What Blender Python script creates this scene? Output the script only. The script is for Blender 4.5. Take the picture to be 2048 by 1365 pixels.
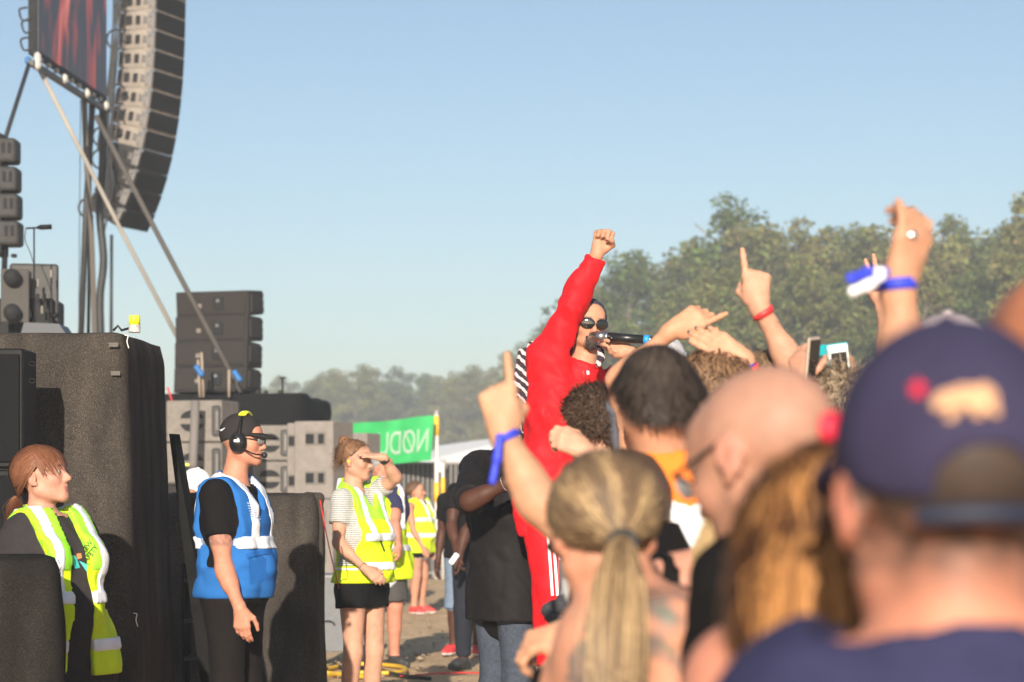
import bpy, bmesh, math, random, time
import numpy as np
from mathutils import Vector, Matrix
T0 = time.time()
rng = np.random.default_rng(7)
random.seed(7)
scene = bpy.context.scene
for _o in list(bpy.data.objects): bpy.data.objects.remove(_o)
COL = scene.collection
R = math.radians

# ---------------------------------------------------------------- camera, sky, sun, exposure
CAM_H, FPX, HX, HY = 1.40, 4836.0, 1024.0, 1000.0
cam = bpy.data.cameras.new("camera")
cam.lens, cam.sensor_width = 85.0, 36.0
cam.shift_y = (HY - 682.5) / 2048.0
cam.clip_start, cam.clip_end = 0.1, 3000.0
cam.dof.use_dof = True
cam.dof.focus_distance = 10.9
cam.dof.aperture_fstop = 4.1
cam_o = bpy.data.objects.new("camera", cam)
cam_o.location = (0, 0, CAM_H)
cam_o.rotation_euler = (R(90), 0, 0)
COL.objects.link(cam_o)
scene.camera = cam_o

SUN_EL, SUN_AZ = R(18.0), R(4.0)      # low evening sun behind the camera, slightly to its left
sun_from = Vector((-math.sin(SUN_AZ) * math.cos(SUN_EL), -math.cos(SUN_AZ) * math.cos(SUN_EL), math.sin(SUN_EL)))
world = bpy.data.worlds.new("World"); scene.world = world; world.use_nodes = True
wn = world.node_tree.nodes; wl = world.node_tree.links
for n in list(wn): wn.remove(n)
sky = wn.new("ShaderNodeTexSky"); sky.sky_type = 'NISHITA'; sky.sun_disc = False
sky.sun_elevation = SUN_EL
sky.sun_rotation = math.atan2(sun_from.x, sun_from.y)
sky.air_density, sky.dust_density, sky.ozone_density = 0.92, 0.8, 1.5
bg = wn.new("ShaderNodeBackground"); bg.inputs[1].default_value = 0.080
wo = wn.new("ShaderNodeOutputWorld")
wl.new(sky.outputs[0], bg.inputs[0]); wl.new(bg.outputs[0], wo.inputs[0])

sun = bpy.data.lights.new("sun", 'SUN'); sun.energy = 5.0; sun.angle = R(0.5); sun.color = (1.0, 0.91, 0.79)
sun_o = bpy.data.objects.new("sun", sun); COL.objects.link(sun_o)
sun_o.rotation_euler = sun_from.to_track_quat('Z', 'Y').to_euler()
sun_o.location = (-3, -10, 12)
vs = scene.view_settings
vs.view_transform = 'Standard'; vs.look = 'None'; vs.gamma = 1.0; vs.use_curve_mapping = False
vs.exposure = 0.62
scene.render.engine = 'CYCLES'
scene.cycles.use_denoising = True
scene.cycles.max_bounces = 6
scene.cycles.volume_bounces = 0

# ---------------------------------------------------------------- helpers
def P(px, py, d):
    return np.array([(px - HX) / FPX * d, d, CAM_H + (HY - py) / FPX * d])
def V3(*a): return np.array(a, float)
def nrm(v):
    v = np.asarray(v, float); return v / (np.linalg.norm(v) + 1e-12)

MATS = {}
def mat(name, col=(.5, .5, .5), rough=.6, metal=0.0, noise=None, bump=None, attr=False, sss=0.0, sheen=0.0,
        spec=0.5, emit=None, alpha=None, trans=0.0, stretch=(1, 1, 1), coat=0.0):
    if name in MATS: return MATS[name]
    m = bpy.data.materials.new(name); m.use_nodes = True
    nt = m.node_tree; N = nt.nodes; L = nt.links
    b = N["Principled BSDF"]
    b.inputs["Base Color"].default_value = (*col, 1)
    b.inputs["Roughness"].default_value = rough
    b.inputs["Metallic"].default_value = metal
    b.inputs["Specular IOR Level"].default_value = spec
    b.inputs["Subsurface Weight"].default_value = sss
    if sss: b.inputs["Subsurface Scale"].default_value = 0.012; b.inputs["Subsurface Radius"].default_value = (1, .35, .2)
    b.inputs["Sheen Weight"].default_value = sheen
    b.inputs["Coat Weight"].default_value = coat
    b.inputs["Transmission Weight"].default_value = trans
    src = None
    if attr:
        a = N.new("ShaderNodeAttribute"); a.attribute_name = "Col"; src = a.outputs["Color"]
    tc = N.new("ShaderNodeTexCoord"); mp = N.new("ShaderNodeMapping"); mp.inputs["Scale"].default_value = stretch
    L.new(tc.outputs["Object"], mp.inputs["Vector"])
    if noise:
        sc, amt = noise[0], noise[1]
        nz = N.new("ShaderNodeTexNoise"); nz.inputs["Scale"].default_value = sc; nz.inputs["Detail"].default_value = 6
        nz.inputs["Roughness"].default_value = 0.65
        L.new(mp.outputs[0], nz.inputs["Vector"])
        mr = N.new("ShaderNodeMapRange"); mr.inputs["From Min"].default_value = .3; mr.inputs["From Max"].default_value = .7
        mr.inputs["To Min"].default_value = 1 - amt; mr.inputs["To Max"].default_value = 1 + amt
        L.new(nz.outputs["Fac"], mr.inputs["Value"])
        mx = N.new("ShaderNodeVectorMath"); mx.operation = 'SCALE'
        if src: L.new(src, mx.inputs[0])
        else: mx.inputs[0].default_value = col
        L.new(mr.outputs[0], mx.inputs["Scale"])
        src = mx.outputs[0]
    if src: L.new(src, b.inputs["Base Color"])
    if bump:
        nb = N.new("ShaderNodeTexNoise"); nb.inputs["Scale"].default_value = bump[0]; nb.inputs["Detail"].default_value = 5
        L.new(mp.outputs[0], nb.inputs["Vector"])
        if len(bump) > 3: nb.noise_type = bump[3]; nb.inputs['Detail'].default_value = 3
        bp = N.new("ShaderNodeBump"); bp.inputs["Strength"].default_value = bump[1]; bp.inputs["Distance"].default_value = bump[2] if len(bump) > 2 else .01
        L.new(nb.outputs["Fac"], bp.inputs["Height"]); L.new(bp.outputs[0], b.inputs["Normal"])
    if emit:
        b.inputs["Emission Color"].default_value = (*emit[:3], 1); b.inputs["Emission Strength"].default_value = emit[3]
    if alpha is not None: b.inputs["Alpha"].default_value = alpha
    MATS[name] = m
    return m

def mesh_np(name, v, f, smooth=True, colors=None):
    """v (N,3), f (M,3|4) -> mesh"""
    v = np.asarray(v, np.float32); f = np.asarray(f, np.int32)
    me = bpy.data.meshes.new(name)
    nf, nc = f.shape
    me.vertices.add(len(v)); me.vertices.foreach_set("co", v.ravel())
    me.loops.add(nf * nc); me.loops.foreach_set("vertex_index", f.ravel())
    me.polygons.add(nf); me.polygons.foreach_set("loop_start", np.arange(0, nf * nc, nc, dtype=np.int32))
    if smooth: me.polygons.foreach_set("use_smooth", np.ones(nf, bool))
    if colors is not None:
        ca = me.attributes.new("Col", 'FLOAT_COLOR', 'POINT')
        c4 = np.ones((len(v), 4), np.float32); c4[:, :3] = colors
        ca.data.foreach_set("color", c4.ravel())
    me.update(calc_edges=True); me.validate()
    return me

def put(name, me, m=None, parent=None, loc=None, rot=None):
    o = bpy.data.objects.new(name, me); COL.objects.link(o)
    if m is not None and me is not None and len(me.materials) == 0: me.materials.append(m)
    if parent is not None: o.parent = parent
    if loc is not None: o.location = tuple(map(float, loc))
    if rot is not None: o.rotation_euler = rot
    return o

def tag(o, label=None, cat=None, group=None, kind=None):
    if label: o["label"] = label
    if cat: o["category"] = cat
    if group: o["group"] = group
    if kind: o["kind"] = kind
    return o

def empty(name, loc, label=None, cat=None, group=None, rot=None):
    o = bpy.data.objects.new(name, None); COL.objects.link(o)
    o.location = tuple(map(float, loc)); o.empty_display_size = .2
    if rot is not None: o.rotation_euler = rot
    return tag(o, label, cat, group)

def bm_mesh(name, bm, smooth=False):
    me = bpy.data.meshes.new(name); bm.to_mesh(me); bm.free()
    if smooth:
        for p in me.polygons: p.use_smooth = True
    return me
def add_box(bm, c, s, rot=None, bevel=0.0, seg=1):
    """box centred on c with full sizes s"""
    M = Matrix.Translation(Vector(tuple(map(float, c))))
    if rot is not None: M = M @ rot.to_4x4()
    r = bmesh.ops.create_cube(bm, size=1.0, matrix=M @ Matrix.Diagonal((s[0], s[1], s[2], 1)))
    if bevel > 0:
        vs_ = set(r["verts"]); ed = [e for e in bm.edges if e.verts[0] in vs_ and e.verts[1] in vs_]
        bmesh.ops.bevel(bm, geom=ed, offset=bevel, segments=seg, affect='EDGES', profile=.5)
    return bm
def box(name, c, s, m, parent=None, rot=None, bevel=.008, loc=None, seg=1):
    bm = bmesh.new(); add_box(bm, c, s, rot, bevel, seg)
    return put(name, bm_mesh(name, bm), m, parent, loc)
def tube_np(pts, r, n=8, cap=True):
    pts = np.asarray(pts, float); k = len(pts)
    rr = np.full(k, r) if np.isscalar(r) else np.asarray(r, float)
    tn = np.gradient(pts, axis=0); tn /= np.linalg.norm(tn, axis=1)[:, None] + 1e-9
    ref = V3(0, 0, 1) if abs(tn[0][2]) < .9 else V3(1, 0, 0)
    vs_ = []; a = np.linspace(0, 2 * np.pi, n, endpoint=False)
    u = nrm(np.cross(tn[0], ref))
    for i in range(k):
        u = nrm(u - tn[i] * np.dot(u, tn[i])); w = np.cross(tn[i], u)
        vs_.append(pts[i] + rr[i] * (np.cos(a)[:, None] * u + np.sin(a)[:, None] * w))
    v = np.concatenate(vs_); f = []
    for i in range(k - 1):
        for j in range(n):
            f.append((i * n + j, i * n + (j + 1) % n, (i + 1) * n + (j + 1) % n, (i + 1) * n + j))
    if cap:
        v = np.concatenate([v, pts[:1], pts[-1:]]); c0, c1 = len(v) - 2, len(v) - 1
        for j in range(n):
            f.append((c0, (j + 1) % n, j, j)); f.append((c1, (k - 1) * n + j, (k - 1) * n + (j + 1) % n, (k - 1) * n + (j + 1) % n))
    return v, f
def poly_mesh(name, v, f, smooth=True):
    me = bpy.data.meshes.new(name)
    me.from_pydata([tuple(map(float, p)) for p in v], [], [tuple(dict.fromkeys(q)) for q in f]); me.update()
    if smooth:
        for p in me.polygons: p.use_smooth = True
    return me
def tube(name, pts, r, m, parent=None, n=8, base=None):
    pts = np.asarray(pts, float)
    b = np.zeros(3) if base is None else np.asarray(base, float)
    v, f = tube_np(pts - b, r, n)
    return put(name, poly_mesh(name, v, f), m, parent)
def bez(pts, n=24):
    """Catmull-Rom through points"""
    p = np.asarray(pts, float); p = np.vstack([2 * p[0] - p[1], p, 2 * p[-1] - p[-2]]); out = []
    for i in range(1, len(p) - 2):
        for t in np.linspace(0, 1, n, endpoint=False):
            a, b, c, d = p[i - 1], p[i], p[i + 1], p[i + 2]
            out.append(.5 * (2 * b + (c - a) * t + (2 * a - 5 * b + 4 * c - d) * t * t + (3 * b - a - 3 * c + d) * t ** 3))
    out.append(p[-2]); return np.array(out)
def text_mesh(name, s, size, extrude=0.002):
    cu = bpy.data.curves.new(name, 'FONT'); cu.body = s; cu.size = size; cu.extrude = extrude
    cu.align_x = 'CENTER'; cu.align_y = 'CENTER'
    o = bpy.data.objects.new(name, cu); COL.objects.link(o)
    dg = bpy.context.evaluated_depsgraph_get(); me = bpy.data.meshes.new_from_object(o.evaluated_get(dg))
    bpy.data.objects.remove(o); bpy.data.curves.remove(cu); me.materials.clear()
    return me
def mesh_get(me):
    v = np.empty(len(me.vertices) * 3, np.float32); me.vertices.foreach_get("co", v); return v.reshape(-1, 3)
# ---------------------------------------------------------------- implicit surface engine (bodies, clothes, soft things)
class Field:
    def __init__(s): s.p = []; s.post = None
    def rc(s, a, b, ra, rb, k=.02, cuts=(), op='u'):
        s.p.append(('rc', np.asarray(a, float), np.asarray(b, float), ra, rb, k, cuts, op)); return s
    def el(s, c, r, Rm=None, k=.02, cuts=(), op='u'):
        s.p.append(('el', np.asarray(c, float), np.asarray(r, float) if not np.isscalar(r) else np.full(3, r), Rm, None, k, cuts, op)); return s
    def bounds(s, pad):
        lo = np.full(3, 1e9); hi = -lo
        for q in s.p:
            if q[7] != 'u': continue
            a, b = s._aabb(q); lo = np.minimum(lo, a); hi = np.maximum(hi, b)
        return lo - pad, hi + pad
    @staticmethod
    def _aabb(q):
        if q[0] == 'rc':
            return np.minimum(q[1] - q[3], q[2] - q[4]), np.maximum(q[1] + q[3], q[2] + q[4])
        r = q[2]
        e = np.abs(q[3]) @ r if q[3] is not None else r
        return q[1] - e, q[1] + e
    def eval(s, o, shape, h):
        D = np.full(shape, 1.0, np.float32)
        ax = [(o[i] + h * np.arange(shape[i])).astype(np.float32) for i in range(3)]
        for q in s.p:
            kind, A, B, ra, rb, k, cuts, op = q
            lo, hi = s._aabb(q); band = k + 3 * h
            i0 = np.maximum(np.floor((lo - band - o) / h).astype(int), 0)
            i1 = np.minimum(np.ceil((hi + band - o) / h).astype(int) + 1, shape)
            if np.any(i1 <= i0): continue
            sl = tuple(slice(i0[i], i1[i]) for i in range(3))
            X = ax[0][sl[0]][:, None, None]; Y = ax[1][sl[1]][None, :, None]; Z = ax[2][sl[2]][None, None, :]
            if kind == 'rc':
                x, y, z = X - A[0], Y - A[1], Z - A[2]
                ba = B - A; l2 = float(ba @ ba) + 1e-12
                dt = x * ba[0] + y * ba[1] + z * ba[2]
                t = np.clip(dt / l2, 0, 1)
                d = np.sqrt(np.maximum(x * x + y * y + z * z - 2 * t * dt + t * t * l2, 0)) - (ra + (rb - ra) * t)
            else:
                x, y, z = X - A[0], Y - A[1], Z - A[2]
                if ra is not None:
                    M = ra; x, y, z = (x * M[0, 0] + y * M[1, 0] + z * M[2, 0], x * M[0, 1] + y * M[1, 1] + z * M[2, 1], x * M[0, 2] + y * M[1, 2] + z * M[2, 2])
                k0 = np.sqrt((x / B[0]) ** 2 + (y / B[1]) ** 2 + (z / B[2]) ** 2)
                k1 = np.sqrt((x / B[0] ** 2) ** 2 + (y / B[1] ** 2) ** 2 + (z / B[2] ** 2) ** 2) + 1e-9
                d = k0 * (k0 - 1) / k1
            for c, n in cuts:
                n = nrm(n); d = np.maximum(d, (X - c[0]) * n[0] + (Y - c[1]) * n[1] + (Z - c[2]) * n[2])
            d = d.astype(np.float32)
            E = D[sl]
            if op == 'u':
                hh = np.maximum(k - np.abs(E - d), 0) / max(k, 1e-6); D[sl] = np.minimum(E, d) - hh * hh * k * .25
            elif op == 's':
                nd = -d; hh = np.maximum(k - np.abs(E - nd), 0) / max(k, 1e-6); D[sl] = np.maximum(E, nd) + hh * hh * k * .25
        if s.post is not None:
            m = np.abs(D) < max(.06, 4 * h)
            ii = np.nonzero(m)
            pts = np.stack([ax[0][ii[0]], ax[1][ii[1]], ax[2][ii[2]]], 1)
            D[m] = s.post(pts, D[m])
        return D
    def mesh(s, h, box=None):
        lo, hi = s.bounds(3 * h) if box is None else box
        shape = tuple(np.maximum(np.ceil((hi - lo) / h).astype(int) + 1, 4))
        return nets(s.eval(lo, shape, h), lo, h)

_E = [(0, 1), (2, 3), (4, 5), (6, 7), (0, 2), (1, 3), (4, 6), (5, 7), (0, 4), (1, 5), (2, 6), (3, 7)]
_C = np.array([(i, j, k) for i in (0, 1) for j in (0, 1) for k in (0, 1)], np.float32)
def nets(D, o, h):
    S = D < 0
    c = np.zeros(tuple(n - 1 for n in D.shape), np.int8)
    sl = [slice(0, -1), slice(1, None)]
    for i in (0, 1):
        for j in (0, 1):
            for k in (0, 1): c += S[sl[i], sl[j], sl[k]]
    act = (c > 0) & (c < 8)
    ii = np.stack(np.nonzero(act), 1)
    idx = np.full(act.shape, -1, np.int32); idx[act] = np.arange(len(ii))
    Vv = np.stack([D[ii[:, 0] + int(q[0]), ii[:, 1] + int(q[1]), ii[:, 2] + int(q[2])] for q in _C], 1)
    acc = np.zeros((len(ii), 3), np.float32); cnt = np.zeros(len(ii), np.float32)
    for a, b in _E:
        va, vb = Vv[:, a], Vv[:, b]; m = (va < 0) != (vb < 0)
        t = np.where(m, va / np.where(m, va - vb, 1), 0)
        acc += np.where(m[:, None], _C[a] + t[:, None] * (_C[b] - _C[a]), 0); cnt += m
    v = o + h * (ii + acc / np.maximum(cnt, 1)[:, None])
    F = []
    for axis in range(3):
        s0 = [slice(1, -1)] * 3; s1 = [slice(1, -1)] * 3
        s0[axis] = slice(0, -1); s1[axis] = slice(1, None)
        e = S[tuple(s0)] != S[tuple(s1)]
        q = np.stack(np.nonzero(e), 1)
        off = np.ones(3, int); off[axis] = 0; q = q + off
        ins = S[q[:, 0], q[:, 1], q[:, 2]]
        b_, c_ = (axis + 1) % 3, (axis + 2) % 3
        def cell(db, dc):
            r = q.copy(); r[:, b_] += db; r[:, c_] += dc; return idx[r[:, 0], r[:, 1], r[:, 2]]
        f = np.stack([cell(-1, -1), cell(0, -1), cell(0, 0), cell(-1, 0)], 1)
        f[~ins] = f[~ins][:, ::-1]
        F.append(f)
    F = np.concatenate(F); F = F[(F >= 0).all(1)]
    return v, F

def multi(field, h, fine):
    """whole surface at voxel h, the boxes in fine [(lo,hi,h2)] replaced by finer surface"""
    v, f = field.mesh(h)
    Vs, Fs = [], []
    for lo, hi, h2 in fine:
        ins = ((v > lo + 1.3 * h) & (v < hi - 1.3 * h)).all(1)
        f = f[~ins[f].all(1)]
    for lo, hi, h2 in fine:
        a, b = field.mesh(h2, (np.asarray(lo, float), np.asarray(hi, float)))
        Vs.append(a); Fs.append(b)
    used = np.unique(f); mp = np.full(len(v), -1, np.int64); mp[used] = np.arange(len(used))
    v, f = v[used], mp[f]
    for a, b in zip(Vs, Fs):
        f = np.concatenate([f, b + len(v)]); v = np.concatenate([v, a])
    return v, f

_ND = rng.normal(size=(10, 3)); _NP = rng.uniform(0, 6.28, 10)
def wob(p, freq, seed=0):
    """smooth pseudo-random field, about -1..1"""
    q = p * freq; out = np.zeros(len(p), np.float32)
    for i in range(4):
        d = _ND[(i + seed) % 10]; e = _ND[(i + seed + 3) % 10]
        out += np.sin(q @ d + _NP[(i + seed) % 10] + 1.4 * np.sin(q @ e * .6 + _NP[(i + seed + 5) % 10]))
    return out * .3
def folds(amp=.004, freq=22, seed=0, stretch=(1, 1, .55)):
    st = np.array(stretch)
    def fn(p, D):
        w = wob(p * st, freq, seed)
        return D + (amp * (1 - 2 * np.abs(w)) + amp * .5 * wob(p, freq * 2.3, seed + 2)).astype(np.float32)
    return fn
# ---------------------------------------------------------------- people
UP = V3(0, 0, 1)
class Skel: pass
def skeleton(px, d, H=1.75, face=(0, 1), sex='m', b=1.0, z0=0.0, top=None, lean=0.0):
    s = Skel(); s.H, s.sex, s.b = H, sex, b
    s.base = V3((px - HX) / FPX * d, d, z0); s.d = d
    f = nrm(V3(face[0], face[1], 0)); s.f = f; s.r = V3(f[1], -f[0], 0)
    def L(x, y, z): return s.base + s.r * x + f * (y + lean * max(0, z - .5 * H)) + UP * z
    s.L = L; sw = (.108 if sex == 'm' else .097) * H * (.5 + .5 * b); hw = .055 * H
    J = s.J = {}
    J['pel'] = L(0, 0, .525 * H); J['waist'] = L(0, .0, .61 * H); J['chest'] = L(0, .0, .715 * H); J['uch'] = L(0, -.005, .775 * H)
    J['neck'] = L(0, -.015, .825 * H); J['head'] = L(0, .025, H - .118)
    for sd, n in ((1, 'R'), (-1, 'L')):
        J['sh' + n] = L(sd * sw, -.01, .80 * H)
        J['el' + n] = L(sd * (sw + .05), -.03, .62 * H); J['wr' + n] = L(sd * (sw + .055), .05, .475 * H)
        J['hip' + n] = L(sd * hw, 0, .50 * H); J['kn' + n] = L(sd * (hw + .01), .015, .28 * H); J['an' + n] = L(sd * (hw + .02), -.02, .045 * H)
    s.look = f; s.roll = 0.0
    return s
def head_frame(look, roll=0.0):
    y = nrm(look); x = nrm(np.cross(y, UP)); z = np.cross(x, y)
    c, q = math.cos(roll), math.sin(roll)
    return np.stack([x * c + z * q, y, -x * q + z * c], 1)   # columns: right, forward, up
def torso(F, s, off=0.0, k=.07, cuts=(), belly=0.0):
    J, b, r = s.J, s.b, s.r; m = s.sex == 'm'
    def bar(j, hw, rad, dy=0):
        c = J[j] + s.f * dy; F.rc(c - r * hw, c + r * hw, rad + off, rad + off, k, cuts)
    bar('pel', (.072 if m else .085) * b, .108 * b)
    bar('waist', (.066 if m else .05) * b, (.103 if m else .092) * b)
    bar('chest', (.085 if m else .065) * b, (.112 if m else .10) * b)
    bar('uch', (.10 if m else .08) * b, .085)
    F.rc(J['pel'], J['chest'], .11 * b + off, .112 * b + off, k, cuts)
    for n in 'LR':
        F.rc(J['uch'] * .75 + J['neck'] * .25, J['sh' + n], .062 + off, .055 * (.5 + .5 * b) + off, .045, cuts)
    F.rc(J['neck'] - UP * .03, J['neck'] + UP * .01, .07 + off, .055 + off, .04, cuts)
    if not m:
        for sd in (1, -1):
            F.el(J['chest'] + r * sd * .07 * b + s.f * .095 * b - UP * .005, .058 * b + off, None, .04, cuts)
    if belly: F.el(J['waist'] * .8 + J['pel'] * .2 + s.f * (.045 + .5 * belly), V3(.11, .11, .12) * b + belly * .5 + off, None, .06, cuts)
def arm(F, s, n, off=0.0, upto=2.0, k=.025, sl=0.0):
    J = s.J; a, e, w = J['sh' + n], J['el' + n], J['wr' + n]; g = .5 + .5 * s.b; g *= 1.0 if s.sex == 'm' else .86
    if upto <= 1:
        p = a + (e - a) * upto; F.rc(a, p, .056 * g + off, .046 * g + off + sl, k, [(p, e - a)])
        return
    F.rc(a, e, .054 * g + off, .039 * g + off, k)
    F.rc(a + (e - a) * .25, a + (e - a) * .65, .049 * g + off, .046 * g + off, k)
    t = upto - 1; p = e + (w - e) * t; cuts = [(p, w - e)] if t < 1 else ()
    F.rc(e, p, .040 * g + off, (.040 + (.0265 - .040) * t) * g + off + sl, k, cuts)
    F.rc(e + (w - e) * .12, e + (w - e) * min(.38, t), .043 * g + off, .040 * g + off, k)
def leg(F, s, n, off=0.0, upto=2.0, k=.035, sl=0.0):
    J = s.J; a, e, w = J['hip' + n], J['kn' + n], J['an' + n]; g = s.b; q = 1 if s.sex == 'm' else 1.02
    if upto <= 1:
        p = a + (e - a) * upto; F.rc(a, p, .088 * g * q + off, .066 * g + off + sl, k, [(p, e - a)]); return
    F.rc(a, e, .088 * g * q + off, .056 * g + off, k)
    t = upto - 1; p = e + (w - e) * t; cuts = [(p, w - e)] if t < 1 else ()
    F.rc(e, p, .054 * g + off, (.054 - .016 * t) * g + off + sl, k, cuts)
    F.rc(e + (w - e) * .15 - s.f * .012, e + (w - e) * min(.45, t) - s.f * .012, .050 * g + off, .047 * g + off, k)
def head(F, s, ears=True, hs=1.0):
    M = head_frame(s.look, s.roll); s.M = M; C = s.J['head']; s.hs = hs
    def W(x, y, z): return C + M @ (V3(x, y, z) * hs)
    s.W = W; m = s.sex == 'm'; jw = 1.0 if m else .92
    F.rc(s.J['neck'] - UP * .02, W(0, -.022, -.055), .060 * (1 if m else .84), .056 * (1 if m else .84), .035)
    F.el(W(0, -.017, .032), V3(.076, .096, .082) * hs, M, .02)
    F.el(W(0, .028, -.022), V3(.062, .062, .085) * hs, M, .03)
    for q in (1, -1):
        F.rc(W(q * .052 * jw, -.002, -.055), W(q * .016, .066, -.094), .021, .016, .03)
        F.el(W(q * .040, .056, -.022), .023, M, .025)
    F.el(W(0, .071, -.096), V3(.020, .015, .016), M, .022)
    F.rc(W(-.034, .077, .024), W(.034, .077, .024), .012, .012, .02)
    F.el(W(0, .05, .05), V3(.055, .042, .045), M, .03)
    F.rc(W(0, .083, .010), W(0, .107, -.028), .0085, .0115, .012)
    F.el(W(.010, .096, -.034), .0085, M, .010); F.el(W(-.010, .096, -.034), .0085, M, .010)
    for q in (1, -1): F.el(W(q * .031, .100, .003), V3(.018, .015, .011), M, .014, op='s')
    for q in (1, -1): F.el(W(q * .031, .076, .003), .0125, M, .004)
    F.el(W(0, .072, -.060), V3(.028, .018, .024), M, .015); F.rc(W(-.018, .082, -.058), W(0, .0905, -.0565), .005, .0065, .006); F.rc(W(.018, .082, -.058), W(0, .0905, -.0565), .005, .0065, .006); F.rc(W(-.015, .084, -.0705), W(.015, .084, -.0705), .0068, .0068, .006)
    F.rc(W(-.020, .097, -.0638), W(.020, .097, -.0638), .0035, .0035, .004, op='s')
    if ears:
        for q in (1, -1):
            E = M @ np.array(Matrix.Rotation(q * -.35, 3, 'Z') @ Matrix.Rotation(-.2, 3, 'X'))
            F.el(W(q * .079, -.014, -.004), V3(.009, .021, .033), E, .008)
            F.el(W(q * .088, -.010, .002), V3(.006, .012, .019), E, .006, op='s')
            F.el(W(q * .076, -.004, -.030), .009, E, .006)
FIST = [(82, 95, 60)] * 4
HANDS = {
    'relax': ([(14, 22, 14), (18, 28, 18), (22, 32, 20), (26, 34, 20)], [(.72, .62, .3), (.9, .2, .35), (.95, .0, .3)]),
    'flat': ([(4, 8, 5), (2, 6, 4), (4, 8, 5), (8, 10, 6)], [(.7, .7, .1), (.85, .5, .1), (.95, .3, .1)]),
    'fist': (FIST, [(.62, .4, .62), (.45, -.5, .75), (.1, -.95, .3)]),
    'point': ([(6, 6, 4), (78, 95, 60), (82, 98, 60), (82, 98, 60)], [(.62, .4, .62), (.5, -.35, .8), (.2, -.85, .5)]),
    'middle': ([(72, 95, 60), (4, 6, 4), (80, 98, 60), (82, 98, 60)], [(.75, .5, .5), (.8, .05, .6), (.7, -.5, .5)]),
    'peace': ([(2, 5, 3), (2, 5, 3), (80, 95, 60), (82, 95, 60)], [(.62, .4, .62), (.45, -.5, .75), (.1, -.95, .3)]),
    'grip': ([(48, 62, 38)] * 4, [(.6, .5, .7), (.6, .0, .85), (.5, -.4, .7)]),
    'curl': ([(40, 50, 30), (46, 55, 30), (50, 60, 35), (50, 60, 35)], [(.75, .55, .4), (.85, .1, .55), (.8, -.25, .5)]),
}
def hand(F, s, n, f, pn, pose='relax', hs=None, spread=0.0):
    """f wrist->knuckles, pn palm normal; pose name or (curls, thumb)"""
    Wp = s.J['wr' + n]; hs = hs or (1.0 if s.sex == 'm' else .92)
    f = nrm(f); pn = nrm(np.asarray(pn, float) - f * np.dot(pn, f)); t = np.cross(f, pn) * (1 if n == 'R' else -1)
    cur, th = HANDS[pose] if isinstance(pose, str) else pose
    def X(a, b, c): return Wp + (f * a + t * b + pn * c) * hs
    F.rc(Wp - f * .01, X(.03, 0, 0), .026 * hs, .024 * hs, .02)
    pos = [.029, .0095, -.010, -.0285]; fw = [.094, .098, .094, .086]; ln = [.074, .082, .076, .060]; rad = [.0092, .0095, .009, .008]
    for i in range(4):
        F.rc(X(.02, pos[i] * .5, .0), X(fw[i] - .012, pos[i], 0), .0165 * hs, .0125 * hs, .014)
    F.rc(X(.025, .018, .006), X(.05, .03, .008), .019 * hs, .014 * hs, .014)
    s.ftips = getattr(s, 'ftips', {})
    for i in range(4):
        p = X(fw[i] - .008, pos[i], 0); a = 0; sp = (1.5 - i) * spread
        for j, fr in enumerate((.46, .30, .24)):
            a += R(cur[i][j]); dr = f * math.cos(a) + pn * math.sin(a) + t * sp * math.cos(a)
            q = p + nrm(dr) * ln[i] * fr * hs
            F.rc(p, q, rad[i] * hs * (1 - .07 * j), rad[i] * hs * (.95 - .08 * j), .006 if j else .010); p = q
        s.ftips[(n, i)] = (p.copy(), nrm(dr), -(pn * math.cos(a) - f * math.sin(a)))
    p = X(.018, .026, .006)
    for j, l in enumerate((.042, .034, .026)):
        v = th[j]; q = p + nrm(f * v[0] + t * v[1] + pn * v[2]) * l * hs
        F.rc(p, q, (.0145, .0112, .0102)[j] * hs, (.0115, .0102, .0085)[j] * hs, .012 if j == 0 else .006); p = q
    s.ftips[(n, 4)] = (p.copy(), nrm(f * v[0] + t * v[1] + pn * v[2]), t)

def foot(F, s, n, off=0.0, k=.02):
    a = s.J['an' + n]; f = s.f + s.r * (.25 if n == 'R' else -.25); f = nrm(f)
    z = s.base[2]
    heel = V3(a[0], a[1], z + .035 + off * .5) - f * .035; toe = V3(a[0], a[1], z + .028 + off * .5) + f * .15; ball = V3(a[0], a[1], z + .035 + off * .5) + f * .09
    F.rc(a, heel + f * .03 + UP * .02, .038 + off, .036 + off, k); F.rc(heel, ball, .032 + off * .6, .040 + off * .5, k); F.rc(ball, toe, .038 + off * .5, .027 + off * .5, k)
    F.rc(a + f * .01, ball + UP * .004, .036 + off, .03 + off, k)

SKIN = lambda: mat("skin", attr=True, rough=.58, sss=.12, spec=.3, noise=(28, .13), bump=(120, .25, .003))
HAIRM = lambda: mat("hair", attr=True, rough=.55, spec=.25)
def emit(name, vf, s, m, parent, color=None, tris=False):
    v, f = vf
    o = put(name, mesh_np(name, v - s.base, f, True, color), m, parent)
    return o
def garment(name, s, F, m, parent, h=.011, post=None):
    F.post = post
    return emit(name, F.mesh(h), s, m, parent)

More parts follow.
